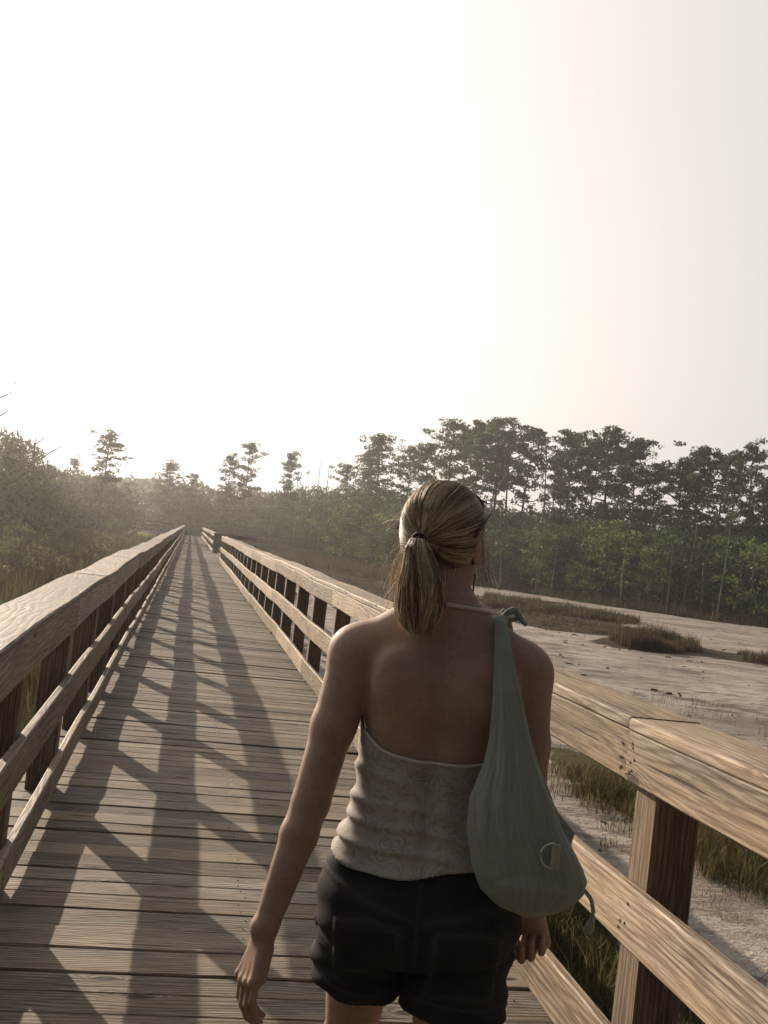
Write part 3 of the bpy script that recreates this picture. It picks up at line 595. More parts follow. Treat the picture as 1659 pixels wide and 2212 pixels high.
# undergrowth along the foot of the wood and the dark thicket inside it (nobody could count it)
r_ = np.random.default_rng(91); V, A = [], []
for i in range(1700):
    x = r_.uniform(-60, 1740)
    if 275 < x < 345: continue
    dd = r_.uniform(-1, 26); Y_ = edge_dist(x)+dd; p = ground_at(x, 1500); X_ = at_depth(x, 1150, Y_)[0]; hm = 1.6+min(dd, 9)*.42
    if -1.5 < X_ < 3 and Y_ < 123: continue
    z = GZ+r_.uniform(.1, 1)*hm; v, a = leaves(np.array([X_, Y_, z]), r_.uniform(.8, 1.6), r_.uniform(.5, .9), 36, .24, r_, r_.uniform(0, .55), .2); V.append(v); A.append(a)
V = np.concatenate(V); wobj('undergrowth', V, np.arange(len(V), dtype=np.int32).reshape(-1, 4), M['leaf'], attr=np.concatenate(A), kind='stuff', label='dense dark undergrowth at the foot of the far wood', cat='undergrowth')
V, A = [], []
for i in range(420):                                  # marsh shrubs between rail and left wood
    Y_ = r_.uniform(34, 88); X_ = -2.5-r_.uniform(0, 1)*Y_*.25-(0 if Y_ < 60 else 1); v, a = leaves(np.array([X_, Y_, GZ+r_.uniform(.2, 1.1)]), r_.uniform(.4, .9), r_.uniform(.3, .6), 40, .09, r_, r_.uniform(.1, .9), .2); V.append(v); A.append(a)
V = np.concatenate(V); wobj('low_scrub', V, np.arange(len(V), dtype=np.int32).reshape(-1, 4), M['bush'], attr=np.concatenate(A), kind='stuff', label='low brownish scrub in the marsh left of the boardwalk', cat='scrub')
V, A = [], []
for i in range(1500):                                 # the far wood that closes the view
    x = r_.uniform(-200, 1900); Y_ = r_.uniform(190, 260); tp = at_depth(x, float(np.interp(x, [-60, 250, 300, 360, 430, 800, 1300, 1800], [1040, 1040, 1044, 1050, 1060, 1085, 1135, 1180])), Y_)
    z = GZ+(tp[2]-GZ)*r_.uniform(.05, 1)**.7; v, a = leaves(np.array([tp[0], Y_, z]), r_.uniform(2, 4.5), r_.uniform(1.2, 2.2), 26, .9, r_, r_.uniform(0, .8), .3); V.append(v); A.append(a)
V = np.concatenate(V); wobj('far_wood', V, np.arange(len(V), dtype=np.int32).reshape(-1, 4), M['leaf'], attr=np.concatenate(A), kind='stuff', label='hazy far wood reading as one mass behind the near trees', cat='wood')
# ------------------------------------------------------------------ the woman: one continuous surface from a distance field
def rc(a, b, r1, r2):
    a, b = np.array(a, float), np.array(b, float); ab = b-a; L2 = ab@ab+1e-12
    def f(P):
        h = np.clip((P-a)@ab/L2, 0, 1); return np.linalg.norm(P-a-h[:, None]*ab, axis=1)-(r1+(r2-r1)*h)
    return f, (a+b)/2, math.sqrt(L2)/2+max(r1, r2)
def el(c, r, R=None):
    c, r = np.array(c, float), np.array(r, float)
    def f(P):
        q = P-c
        if R is not None: q = q@R
        k = np.linalg.norm(q/r, axis=1); return (k-1)*r.min() if r.max()/r.min() > 3 else k*(k-1)/(np.linalg.norm(q/r**2, axis=1)+1e-9)
    return f, c, float(r.max())
def smin(a, b, k):
    h = np.clip(.5+.5*(b-a)/k, 0, 1); return b+(a-b)*h-k*h*(1-h)
class Body:
    def __init__(s): s.p = []
    def add(s, prim, k=.02): s.p.append((prim, k)); return s
    def __call__(s, P):
        c = (P.max(0)+P.min(0))/2; R = np.linalg.norm(P.max(0)-P.min(0))/2; d = None
        for (f, pc, pr), k in s.p:
            if np.linalg.norm(c-pc) > R+pr+k+.05: continue
            e = f(P); d = e if d is None else smin(d, e, k)
        return np.full(len(P), .2) if d is None else d
def nets(f, lo, hi, h, B=24):
    """naive surface nets over sparse blocks"""
    lo = np.array(lo, float); n = np.ceil((np.array(hi)-lo)/h).astype(int)+2; nb = np.ceil(n/B).astype(int); KV, KK, Q = [], [], []
    g = np.stack(np.meshgrid(*[np.arange(-1, B+1)]*3, indexing='ij'), -1); m = B+2; half = h*B*.87
    pr = np.stack(np.meshgrid(*[np.array([.12, .5, .88])]*3, indexing='ij'), -1).reshape(-1, 3)*B
    for b in np.ndindex(*nb):
        o = np.array(b)*B; pd = f(lo+(o+pr)*h)
        if pd.min() > half*.62 or pd.max() < -half*.62: continue
        I = g+o; d = f((lo+I*h).reshape(-1, 3)).reshape(m, m, m); s = d < 0
        if s.all() or not s.any(): continue
        cs = m-1; cnt = np.zeros((cs,)*3); acc = np.zeros((cs,)*3+(3,))
        for ax in range(3):
            for u in (0, 1):
                for v in (0, 1):
                    sl0 = [None]*3; sl1 = [None]*3; o1, o2 = [q for q in range(3) if q != ax]
                    sl0[ax] = slice(0, cs); sl1[ax] = slice(1, cs+1)
                    for q, w in ((o1, u), (o2, v)): sl0[q] = slice(w, cs+w); sl1[q] = slice(w, cs+w)
                    d0, d1 = d[tuple(sl0)], d[tuple(sl1)]; cr = (d0 < 0) != (d1 < 0); t = np.where(cr, d0/(d0-d1+1e-12*(~cr)), 0)
                    cnt += cr; pos = np.zeros((cs,)*3+(3,)); pos[..., ax] = t; pos[..., o1] = u; pos[..., o2] = v; acc += pos*cr[..., None]
        ok = cnt > 0; ci = np.argwhere(ok); key = ((ci[:, 0]+o[0])*(n[1]+B+4)+(ci[:, 1]+o[1]))*(n[2]+B+4)+(ci[:, 2]+o[2])
        KK.append(key); KV.append(lo+(ci-1+o+acc[ok]/cnt[ok][:, None])*h)
        kmap = lambda c: ((c[:, 0]+o[0])*(n[1]+B+4)+(c[:, 1]+o[1]))*(n[2]+B+4)+(c[:, 2]+o[2])
        for ax in range(3):
            o1, o2 = (ax+1) % 3, (ax+2) % 3; a = [slice(1, B+1)]*3; e = [slice(1, B+1)]*3; e[ax] = slice(2, B+2)
            d0, d1 = d[tuple(a)], d[tuple(e)]; cr = np.argwhere((d0 < 0) != (d1 < 0))
            if not len(cr): continue
            inside_ = d0[tuple(cr.T)] < 0; c = cr+1; e1 = np.zeros(3, int); e1[o1] = 1; e2 = np.zeros(3, int); e2[o2] = 1
            q = np.stack([kmap(c-e1-e2), kmap(c-e2), kmap(c), kmap(c-e1)], 1); q[~inside_] = q[~inside_][:, ::-1]; Q.append(q)
    K = np.concatenate(KK); V = np.concatenate(KV); uk, first = np.unique(K, return_index=True); Q = np.concatenate(Q)
    return V[first], np.searchsorted(uk, Q).astype(np.int32)
ZP = [.72, .76, .80, .857, .905, .964, 1.03, 1.10, 1.166, 1.25, 1.32, 1.37, 1.41, 1.445]
AP = [.150, .178, .190, .187, .178, .160, .146, .142, .146, .154, .156, .132, .086, .05]
BP = [.085, .105, .116, .115, .106, .098, .092, .092, .098, .104, .096, .076, .062, .05]
CY = [-.01, -.012, -.014, -.010, .0, .008, .012, .008, .0, -.008, -.010, -.008, -.006, 0]
CX = [0, 0, 0, 0, 0, 0, -.004, -.006, -.006, -.005, -.004, -.008, -.014, -.02]
def smooth_tab(z, T):                                  # smooth interpolation of a profile
    return (np.interp(z-.018, ZP, T)+2*np.interp(z, ZP, T)+np.interp(z+.018, ZP, T))/4
def torso(P):
    z = P[:, 2]; a, b = smooth_tab(z, AP), smooth_tab(z, BP); x = (P[:, 0]-smooth_tab(z, CX)); y = P[:, 1]-smooth_tab(z, CY)
    sp = np.where(y < 0, .011*np.exp(-(x/.022)**2)*np.clip((z-.9)/.08, 0, 1)*np.clip((1.40-z)/.08, 0, 1), 0)
    k = (np.abs(x/a)**2.25+np.abs(y/b)**2.25)**(1/2.25); d = (k-1)*np.minimum(a, b)+sp*np.clip(-y/.05, 0, 1)
    return np.maximum(d, np.maximum(z-1.45, .755-z))
TORSO = (torso, np.array([0, 0, 1.09]), .42)
Hc, Ha = np.array([-.035, .018, 1.600]), rad(-24)
RH = np.array([[math.cos(Ha), math.sin(Ha), 0], [-math.sin(Ha), math.cos(Ha), 0], [0, 0, 1]])    # rows: head axes in body space
def HL(p): return np.array(p, float)@RH*np.array([1, 1, 1])+np.array([Hc[0], Hc[1], 0])             # head-local (hx, hy, z) -> body
RHc = RH.T                                             # columns: head axes
B_ = Body().add(TORSO)
for s in (-1, 1):
    B_.add(rc((s*.01-.02, -.012, 1.437), ((-.155, .140)[s > 0], -.008, 1.356), .041, .037), .045)
    B_.add(el(((-.186, .163)[s > 0], -.002, 1.320), (.055 if s < 0 else .050, .051, .060)), .035)
    B_.add(el((s*.088, -.078, 1.285), (.052, .026, .062)), .03)        # shoulder blade
    B_.add(el((s*.086, -.058, .822), (.086, .076, .066)), .03)          # seat
    B_.add(el((s*.075, .088, 1.225), (.062, .058, .06)), .03)          # chest
B_.add(rc((-.020, -.006, 1.40), (-.033, .006, 1.555), .058, .053), .03)
EL_, WL_ = np.array([-.238, -.062, 1.025]), np.array([-.293, -.13, .785])
ER_, WR_ = np.array([.197, -.004, 1.035]), np.array([.238, .085, .838])
for Sh, E_, W_, s in (((-.190, -.002, 1.325), EL_, WL_, -1), ((.168, -.002, 1.325), ER_, WR_, 1)):
    Sh = np.array(Sh); mid = Sh*.5+E_*.5
    B_.add(rc(Sh, mid, .049, .0425), .02); B_.add(rc(mid, E_, .0425, .0385), .02)
    fm = E_*.75+W_*.25; B_.add(rc(E_, fm, .0365, .0370), .01); B_.add(rc(fm, W_, .0370, .0235), .01)
    B_.add(el(W_+np.array([0, 0, .012]), (.026, .024, .02)), .012)
def hand(W_, dn, across, palm, curl, spread, thumb, fist):
    dn, across = np.array(dn, float), np.array(across, float); dn /= np.linalg.norm(dn); across -= dn*(across@dn); across /= np.linalg.norm(across)
    palm = np.array(palm, float); palm -= dn*(palm@dn)+across*(palm@across); palm /= np.linalg.norm(palm)
    offs = [-.032, -.011, .010, .031]; ln = [.74, .93, 1., .9]; r0 = [.0080, .0088, .0092, .0090]; pl = [.082, .089, .092, .090]
    for j in range(4):
        K = W_+dn*pl[j]+across*offs[j]*spread; base = W_+across*offs[j]*.45+dn*.006
        B_.add(rc(base+palm*.003, K, .0135, .0118), .010); B_.add(el(K-palm*.004, (.0098,)*3), .006)
        B_.add(rc(base+palm*.012+dn*.02, K+palm*.010-dn*.010, .012, .010), .012)
        d = dn.copy(); p = K+palm*.002; ang = 0
        for sg, (L, c) in enumerate(zip((.044, .028, .022), curl[j])):
            ang += rad(c); d = dn*math.cos(ang)+palm*math.sin(ang)+across*(offs[j]*(1.2 if not fist else -1.0)); d /= np.linalg.norm(d)
            q = p+d*L*ln[j]; B_.add(rc(p, q, r0[j]-.0006*sg, r0[j]-.0006*(sg+1)), .0035); p = q
    a, b, c_, e = thumb
    T = [W_+across*.018+dn*.012+palm*.008]
    for t in (a, b, c_): T.append(W_+across*t[0]+dn*t[1]+palm*t[2])
    for i, (ra, rb) in enumerate(((.0155, .0125), (.0122, .0102), (.0100, .0078))): B_.add(rc(T[i], T[i+1], ra, rb), .006 if i else .012)
hand(WL_, (-.20, -.16, -.96), (-.50, .86, 0), (.86, .50, 0), [(8, 34, 30), (12, 30, 28), (14, 26, 24), (16, 22, 20)], 1., ((.040, .045, .022), (.046, .078, .036), (.040, .100, .044), 0), False)
hand(WR_, (.10, .12, -.99), (-.96, .28, 0), (-.28, -.96, 0), [(84, 98, 66), (80, 96, 66), (76, 94, 64), (70, 90, 62)], .98, ((.042, .030, .022), (.050, .052, .040), (.036, .066, .056), 0), True)
# legs in mid stride, feet on the deck
KL, AL, KR, AR = (-.112, .165, .475), (-.108, .27, .095), (.088, -.045, .455), (.085, -.30, .165)
for hip, kn, an, r1, r2, heel, toe in (((-.094, -.005, .84), KL, AL, .093, .052, (-.108, .245, .035), (-.118, .44, .022)), ((.090, -.012, .84), KR, AR, .099, .058, (.085, -.325, .115), (.090, -.155, .022))):
    B_.add(rc(hip, kn, r1, r2), .03); k_, a_ = np.array(kn), np.array(an); cm = k_*.68+a_*.32+np.array([0, -.018, 0])
    B_.add(rc(kn, cm, .052, .054), .02); B_.add(rc(cm, an, .052, .033), .02); B_.add(el(np.array(kn)+np.array([0, .012, 0]), (.05, .05, .055)), .02)
    B_.add(rc(an, heel, .034, .033), .02); B_.add(rc(heel, toe, .031, .021), .02); B_.add(rc(an, toe, .03, .018), .02)
    for j in range(5): B_.add(rc(np.array(toe)+np.array([(j-2)*.017, -.01, 0]), np.array(toe)+np.array([(j-2)*.018, .032-abs(j-1.5)*.005, -.008]), .012, .0095), .006)
# head and face, in the head's own turned frame
HB = lambda c, r, k: B_.add(el(HL(c), r, RHc), k)
HB((0, -.008, 1.604), (.0735, .092, .083), .01)
HB((0, .022, 1.555), (.060, .068, .075), .02); HB((0, .055, 1.500), (.033, .034, .028), .022); HB((0, .070, 1.632), (.05, .022, .03), .02)
for s in (-1, 1):
    HB((s*.036, .062, 1.545), (.022, .020, .020), .014); HB((s*.050, .012, 1.515), (.018, .034, .022), .018)
    HB((s*.030, .079, 1.585), (.0135, .0115, .0120), .003); HB((s*.031, .082, 1.603), (.020, .008, .005), .006)
    HB((s*.0755, -.004, 1.565), (.0075, .017, .030), .005); HB((s*.079, -.009, 1.572), (.0045, .013, .020), .003); HB((s*.075, .004, 1.540), (.006, .008, .009), .004)
    HB((s*.010, .092, 1.546), (.0070, .0080, .0062), .005)
B_.add(rc(HL((0, .083, 1.592)), HL((0, .103, 1.552)), .0070, .0090), .008)
HB((0, .086, 1.523), (.021, .010, .0045), .004); HB((0, .085, 1.514), (.018, .010, .0052), .003)
skin = N('skin'); tc = skin.n('TexCoord').outputs['Object']
nz = skin.mapr(skin.noise(tc, 11., 5, .65), .35, .65); fz = skin.noise(tc, 120., 3)
c = skin.mix(nz, (.29, .185, .138), (.37, .248, .188)); c = skin.mix(skin.mapr(fz, .56, .68, 0, .5), c, (.24, .12, .08))
M['skin'] = skin.done(skin.bsdf(c, .6, skin.bump(skin.noise(tc, 420., 2), .12, .002), .25, **{'Subsurface Weight': .12, 'Subsurface Radius': (.02, .008, .004), 'Subsurface Scale': .4}))
PYAW = rad(-13); PO = (.547, 2.03, 0)
person = obj('person', None, loc=PO, rot=(0, 0, PYAW), label='woman seen from behind walking in a patterned halter top and dark denim shorts', cat='person')
VB, FB = nets(B_, (-.40, -.42, -.02), (.34, .54, 1.72), .0031)
body = obj('body', mesh('body', VB, FB, M['skin'], smooth=True), person)
# ---- halter top
def cloth_top(P):
    x, y, z = P.T; base = Body_core(P)
    ph = (z-.9)*155+2.6*np.sin(x*9+1.1)+1.5*np.sin(x*21+y*16)+y*9; m = np.clip((1.075-z)/.10, 0, 1)*np.clip((z-.895)/.02, 0, 1)*(1-.45*np.clip((x+.02)/.15, 0, 1))
    rid = np.abs(np.sin(ph*.5))**5.; ph2 = (z-.95)*95+x*30+np.sin(y*18)*1.5; rid2 = np.abs(np.sin(ph2*.5))**5*np.clip((1.15-z)/.05, 0, 1)*np.clip((z-.98)/.06, 0, 1)*np.exp(-((x+.13)/.07)**2)
    flare = .006*np.clip((.985-z)/.06, 0, 1)
    out = base-.0055-flare-.0075*rid*m-.005*rid2-.0015*np.sin(x*60+z*40)*np.sin(z*70)
    hem = np.interp(x, [-.20, -.15, -.086, .02, .098, .2], [.932, .918, .910, .924, .944, .946])+.003*np.sin(x*50)
    neck = np.interp(x, [-.17, -.14, -.115, -.088, -.03, .055, .12, .16], [1.195, 1.168, 1.150, 1.142, 1.137, 1.139, 1.15, 1.19])
    neck = neck+.22*np.clip((y+.015)/.12, 0, 1)
    return np.maximum(np.maximum(out, -(base-.001)), np.maximum(hem-z, z-neck))
CORE = Body().add(TORSO)
for s in (-1, 1): CORE.add(el((s*.086, -.058, .822), (.086, .076, .066)), .03); CORE.add(el((s*.075, .088, 1.225), (.062, .058, .06)), .03); CORE.add(el((s*.088, -.078, 1.285), (.052, .026, .062)), .03)
Body_core = CORE
t_ = N('paisley_jersey'); tc = t_.n('TexCoord').outputs['Object']; dn = t_.noise(tc, 9., 2, .5)
wp = t_.n('VectorMath', {0: tc, 1: t_.n('VectorMath', {0: t_.n('TexNoise', {'Vector': tc, 'Scale': 7.}).outputs['Color'], 1: (.12, .12, .12)}, operation='MULTIPLY').outputs[0]}, operation='ADD').outputs[0]
vd = t_.n('TexVoronoi', {'Vector': wp, 'Scale': 19.}).outputs['Distance']; rg = t_.math('MULTIPLY_ADD', t_.math('SINE', t_.math('MULTIPLY', vd, 44.)), .5, .5)
lc = t_.noise(wp, 70., 3, .7)
c = t_.mix(t_.math('MULTIPLY', t_.math('POWER', rg, 2.), t_.mapr(t_.noise(tc, 14., 3), .38, .6)), (.38, .35, .31), (.27, .245, .215)); c = t_.mix(t_.mapr(lc, .5, .64, 0, .6), c, (.22, .185, .15))
M['jersey'] = t_.done(t_.bsdf(c, .85, t_.bump(t_.noise(tc, 500., 2), .2, .001), .15, **{'Sheen Weight': .15}))
V, Fq = nets(cloth_top, (-.23, -.20, .87), (.23, .22, 1.44), .0027)
top = obj('halter_top', mesh('halter_top', V, Fq, M['jersey'], smooth=True), person)
M['trim'] = simple('pale_trim', (.50, .44, .39), .8, .2)
def surf(f, p, d, steps=40, off=.0):                   # march from p against d onto the surface
    p = np.array(p, float)
    for _ in range(steps): p = p+np.array(d)*max(-.01, (f(p[None]*np.ones((2, 1)))[0]-off))*.8
    return p
xs_ = np.linspace(-.150, .150, 40); zz = np.interp(xs_, [-.17, -.14, -.115, -.088, -.03, .055, .12, .16], [1.195, 1.168, 1.150, 1.142, 1.137, 1.139, 1.15, 1.19])
pts = [surf(CORE, (x, -.22, z), (0, 1, 0), off=.0045) for x, z in zip(xs_, zz)]
V, Fq = tube(pts, [.0036]*len(pts), 8); wobj('neck_edge', V, Fq, M['trim'], top, smooth=True)
# halter strap round the nape
pts = [HLp for HLp in [(-.078, .075, 1.375), (-.075, .035, 1.425), (-.074, .0, 1.440), (-.062, -.045, 1.447), (-.020, -.068, 1.449), (.020, -.055, 1.446), (.038, -.012, 1.441), (.046, .035, 1.42), (.065, .085, 1.37)]]
pt = np.array(pts); tt = np.linspace(0, 1, 9); tn = np.linspace(0, 1, 50); pt = np.stack([np.interp(tn, tt, pt[:, j]) for j in range(3)], 1)
for _ in range(6): pt[1:-1] = (pt[:-2]+2*pt[1:-1]+pt[2:])/4
def ring_out(p):                                       # sit just proud of the skin
    q = np.array(p); c0 = np.array([-.02, 0, q[2]]); d = q-c0; d /= np.linalg.norm(d); q = c0+d*.15
    for _ in range(40): q = q-d*(B_(np.stack([q, q]))[0]-.003)*.8
    return q
pt = np.array([ring_out(p) for p in pt]);
for _ in range(2): pt[1:-1] = (pt[:-2]+2*pt[1:-1]+pt[2:])/4
V, Fq = tube(pt, [.0042]*len(pt), 8); wobj('halter_strap', V, Fq, M['trim'], top, smooth=True)
# ---- denim shorts
LA = np.array(KL)-np.array((-.094, -.005, .84)); LA /= np.linalg.norm(LA); RA = np.array(KR)-np.array((.090, -.012, .84)); RA /= np.linalg.norm(RA)
LQ, RQ = np.array([-.10, .08, .664]), np.array([.09, -.03, .648])
SL = Body().add(TORSO)
for s in (-1, 1): SL.add(el((s*.086, -.058, .822), (.086, .076, .066)), .03)
legL, legR = rc((-.098, -.005, .84), KL, .096, .060), rc((.086, -.012, .84), KR, .100, .066)
def shorts(P):
    x, y, z = P.T; core = smin(SL(P), np.minimum(legL[0](P), legR[0](P)), .015)
    sL = (P-LQ)@LA; sR = (P-RQ)@RA; s = np.where(legL[0](P) < legR[0](P), sL, sR)
    cuff = .0045*np.clip((s+.034)/.003, 0, 1); wr = .0035*np.sin(z*60+x*45+y*20)*np.sin(x*38-z*33+2)+.003*np.sin(z*130+np.abs(x)*60)*np.clip((.74-z)/.06, 0, 1)
    sag = .010*np.clip((.80-z)/.12, 0, 1)
    crease = .006*np.exp(-((z-.748-.25*(np.abs(x+.01)-.08))/.010)**2)*(y < 0)
    # pocket and yoke seams standing proud
    def seam(d): return .0022*np.exp(-(d/.003)**2)
    back = (y < -.01)
    yk = z-(.868+.28*(np.abs(x+.002)-.10)*1.0); pk = np.abs(x)-.085
    px, pz = (np.abs(x)-.095)/.062, (z-.775)/.062; pocket = (np.maximum(np.abs(px-.05*pz), np.abs(pz+.18*np.abs(px)-.0))-1)*.06
    sm = np.maximum(seam(yk), np.maximum(seam(pocket), seam(x+.002)*(z > .74)*1.))*back
    out = core-np.interp(z, [.885, .922], [.0105, .0055])-cuff-sag-wr+crease-sm-.0015*(pocket < 0)*back
    return np.maximum(np.maximum(out, -(core-.001-.6*sag)), np.maximum(z-.952, s))
def shorts_seams(P):
    x, y, z = P.T; back = (y < .02); yk = z-(.868+.28*(np.abs(x+.002)-.10)); px, pz = (np.abs(x)-.095)/.062, (z-.775)/.062
    pocket = (np.maximum(np.abs(px-.05*pz), np.abs(pz+.18*np.abs(px)))-1)*.06; g = lambda d, w: np.exp(-(d/w)**2)
    v = np.maximum.reduce([g(np.abs(yk)-.003, .0016), g(np.abs(pocket)-.003, .0016), g(np.abs(x+.002)-.003, .0016)*(z > .76)])*back
    sL = (P-LQ)@LA; sR = (P-RQ)@RA; sc = np.where(legL[0](P) < legR[0](P), sL, sR)
    return np.clip(np.maximum.reduce([v, g(sc, .004), g(sc+.034, .003), .55*g(yk, .010)*back, .5*g(pocket, .010)*back]), 0, 1)
d_ = N('black_denim'); tc = d_.n('TexCoord').outputs['Object']; nz = d_.noise(tc, 12., 4); tw = d_.noise(d_.n('Mapping', {0: tc, 2: (0, 0, .7), 3: (900, 900, 200)}).outputs[0], 1., 2)
c = d_.mix(nz, (.007, .0066, .007), (.026, .024, .023)); c = d_.mix(d_.mapr(tw, .4, .7, 0, .5), c, (.06, .054, .05))
c = d_.mix(d_.math('MULTIPLY', d_.attr('seam'), .22), c, (.12, .108, .098))
M['denim'] = d_.done(d_.bsdf(c, .85, d_.bump(tw, .3, .001), .12))
V, Fq = nets(shorts, (-.26, -.24, .56), (.26, .26, .96), .0029)
obj('shorts', mesh('shorts', V, Fq, M['denim'], smooth=True, attrs=dict(seam=shorts_seams(V))), person)
# ---- hair
h_ = N('blond_hair'); r_a = h_.attr('rnd'); c = h_.ramp(r_a, [(0, (.05, .032, .019)), (.35, (.20, .14, .085)), (.6, (.50, .38, .25)), (1, (.82, .70, .52))])
pb = h_.bsdf(c, .5, None, .3); tr = h_.n('BsdfTranslucent', {'Color': c}).outputs[0]
M['hair'] = h_.done(h_.n('MixShader', {0: .22, 1: pb, 2: tr}).outputs[0])
def cap(P):
    q = (P-Hc*np.array([1, 1, 0]))@RH.T; q[:, 2] = P[:, 2]
    e = el((0, -.008, 1.604), (.0815, .100, .0905))[0](q); e2 = el((0, -.02, 1.56), (.073, .075, .06))[0](q); e = smin(e, e2, .02)
    front = (q[:, 1]-(.030+.85*(q[:, 2]-1.60)))*.75; low = 1.512-q[:, 2]+.25*(q[:, 1]+.08); return np.maximum(e, np.maximum(front, low))
V, Fq = nets(cap, (-.16, -.12, 1.49), (.09, .16, 1.71), .0032)
hair = obj('hair', mesh('hair', V, Fq, M['hair'], smooth=True, attr=np.full(len(V), .22)), person)
RE = np.array([.0825, .101, .0915]); CE = np.array([0, -.008, 1.604]); r = np.random.default_rng(5)
tie_d = np.array([-.02, -.935, -.355]); tie_d /= np.linalg.norm(tie_d)
def strands(paths, radii, rn):                         # paths (n, k, 3) -> three sided tubes
    n, k, _ = paths.shape; T = np.gradient(paths, axis=1); T /= np.linalg.norm(T, axis=2)[..., None]+1e-9
    ref = np.array([.3, .2, .93]); s = np.cross(T, ref); s /= np.linalg.norm(s, axis=2)[..., None]+1e-9; u = np.cross(s, T); V = []
    for a in (0, 2.094, 4.189): V.append(paths+radii[..., None]*(math.cos(a)*s+math.sin(a)*u))
    V = np.stack(V, 2).reshape(-1, 3); b = (np.arange(n)[:, None]*k+np.arange(k-1))[..., None]*3; f = []
    for j in range(3): q = (j+1) % 3; f.append(np.concatenate([b+j, b+q, b+3+q, b+3+j], -1).reshape(-1, 4))
    return V, np.concatenate(f).astype(np.int32), np.repeat(rn, k*3)
# scalp strands drawn back into the tie
cand = r.normal(0, 1, (45000, 3)); cand /= np.linalg.norm(cand, axis=1)[:, None]; q = CE+cand*RE
ok = (q[:, 1] < .034+.85*(q[:, 2]-1.60)) & (q[:, 2] > 1.514) & (cand@tie_d < .97); cand = cand[ok][:9000]; n = len(cand)
om = np.arccos(np.clip(cand@tie_d, -1, 1))[:, None, None]; t = np.linspace(0, 1, 16)[None, :, None]
P_ = (np.sin((1-t)*om)*cand[:, None]+np.sin(t*om)*tie_d)/np.sin(om)
lump = np.sin(cand[:, :1]*23+cand[:, 2:3]*17)[:, :, None]*.010+r.normal(0, .009, (n, 1, 1)); bulge = 1.012+np.sin(t*math.pi)*(.022+lump)+t**6*.06
sag_ = np.cross(cand, tie_d)[:, None, :]*np.sin(t*math.pi)*r.normal(0, .025, (n, 1, 1)); P_ = CE+(P_+sag_)*RE*bulge
tie = CE+tie_d*RE*1.09
tgt = (bulge-1)*.09*np.ones(P_.shape[:2]+(1,)); flat = P_.reshape(-1, 3)
for _ in range(5):
    ev = smin(el((0, -.008, 1.604), (.0815, .100, .0905))[0](flat), el((0, -.02, 1.56), (.073, .075, .06))[0](flat), .02)-tgt.reshape(-1)
    dd_ = flat-CE; flat = CE+dd_*(1-.9*ev/np.linalg.norm(dd_, axis=1))[:, None]
P_ = flat.reshape(P_.shape)
w = np.clip((t-.80)/.2, 0, 1)**1.5; off = (P_[:, -3:-2]-tie); off *= .010/(np.linalg.norm(off, axis=2)[..., None]+1e-6); P_ = P_*(1-w)+(tie+off)*w
az_ = np.arctan2(cand[:, 0], cand[:, 2]); tone = .50+.17*np.sin(az_*9+1)+.15*np.sin(az_*23+cand[:, 1]*6)+r.normal(0, .16, n)+.18*np.exp(-((cand[:, 0]-.15)/.12)**2)-.14*(cand[:, 2] < -.3)
tone = np.where(r.random(n) < .07, tone+.45, tone)
def toW(P): s = P.shape; Q = P.reshape(-1, 3)@np.diag([1, 1, 1]); z = Q[:, 2].copy(); Q = Q*np.array([1, 1, 0])@RH+np.array([Hc[0], Hc[1], 0]); Q[:, 2] = z; return Q.reshape(s)
Pw = toW(P_); rr_ = np.full((n, 16), .00085); V1, F1, A1 = strands(Pw, rr_, np.clip(tone, 0, 1))
# ponytail
tieW = toW(tie[None])[0]; o = toW(np.array([[0, -1, 0.]]))[0]-toW(np.array([[0, 0, 0.]]))[0]; sd = np.cross(o, [0, 0, 1.])
n = 6500; k = 20; t = np.linspace(0, 1, k); th = r.uniform(0, 6.283, n); rho = np.sqrt(r.uniform(.12, 1, n)); Ln = .190*(1-.24*rho**2*r.uniform(.2, 1, n))*r.uniform(.82, 1.0, n)
zc = np.interp(t, [0, .1, .25, 1], [0, .0, -.12, -1])[None]*Ln[:, None]; oc = np.interp(t, [0, .1, .25, .6, 1], [0, .022, .034, .036, .026])[None]
Rt = np.interp(t, [0, .12, .35, .62, .85, 1], [.0095, .015, .030, .045, .046, .032])[None]*rho[:, None]
wv = .004*np.sin(t[None]*7+th[:, None]*3)*t[None]
lx = Rt*np.cos(th)[:, None]+wv+.006*np.sin(t*2.6)[None]; ly_ = Rt*np.sin(th)[:, None]*.62
P_ = tieW+np.array([.028, 0, 0])*np.clip(t*1.8, 0, 1)[None, :, None]+lx[..., None]*sd+(oc+ly_)[..., None]*o+zc[..., None]*np.array([0, 0, 1.]); P_ += np.cumsum(r.normal(0, .0006, (n, k, 3)), axis=1)
tone = .56+.16*np.sin(th*5+rho*3)+.15*np.sin(th*13+1)+r.normal(0, .15, n)-.05*(np.sin(th) < 0); tone = np.where(r.random(n) < .08, tone+.4, tone)
rr_ = np.interp(t, [0, .85, 1], [.0009, .0009, .0003])[None]*np.ones((n, 1)); V2, F2, A2 = strands(P_, rr_, np.clip(tone, 0, 1))
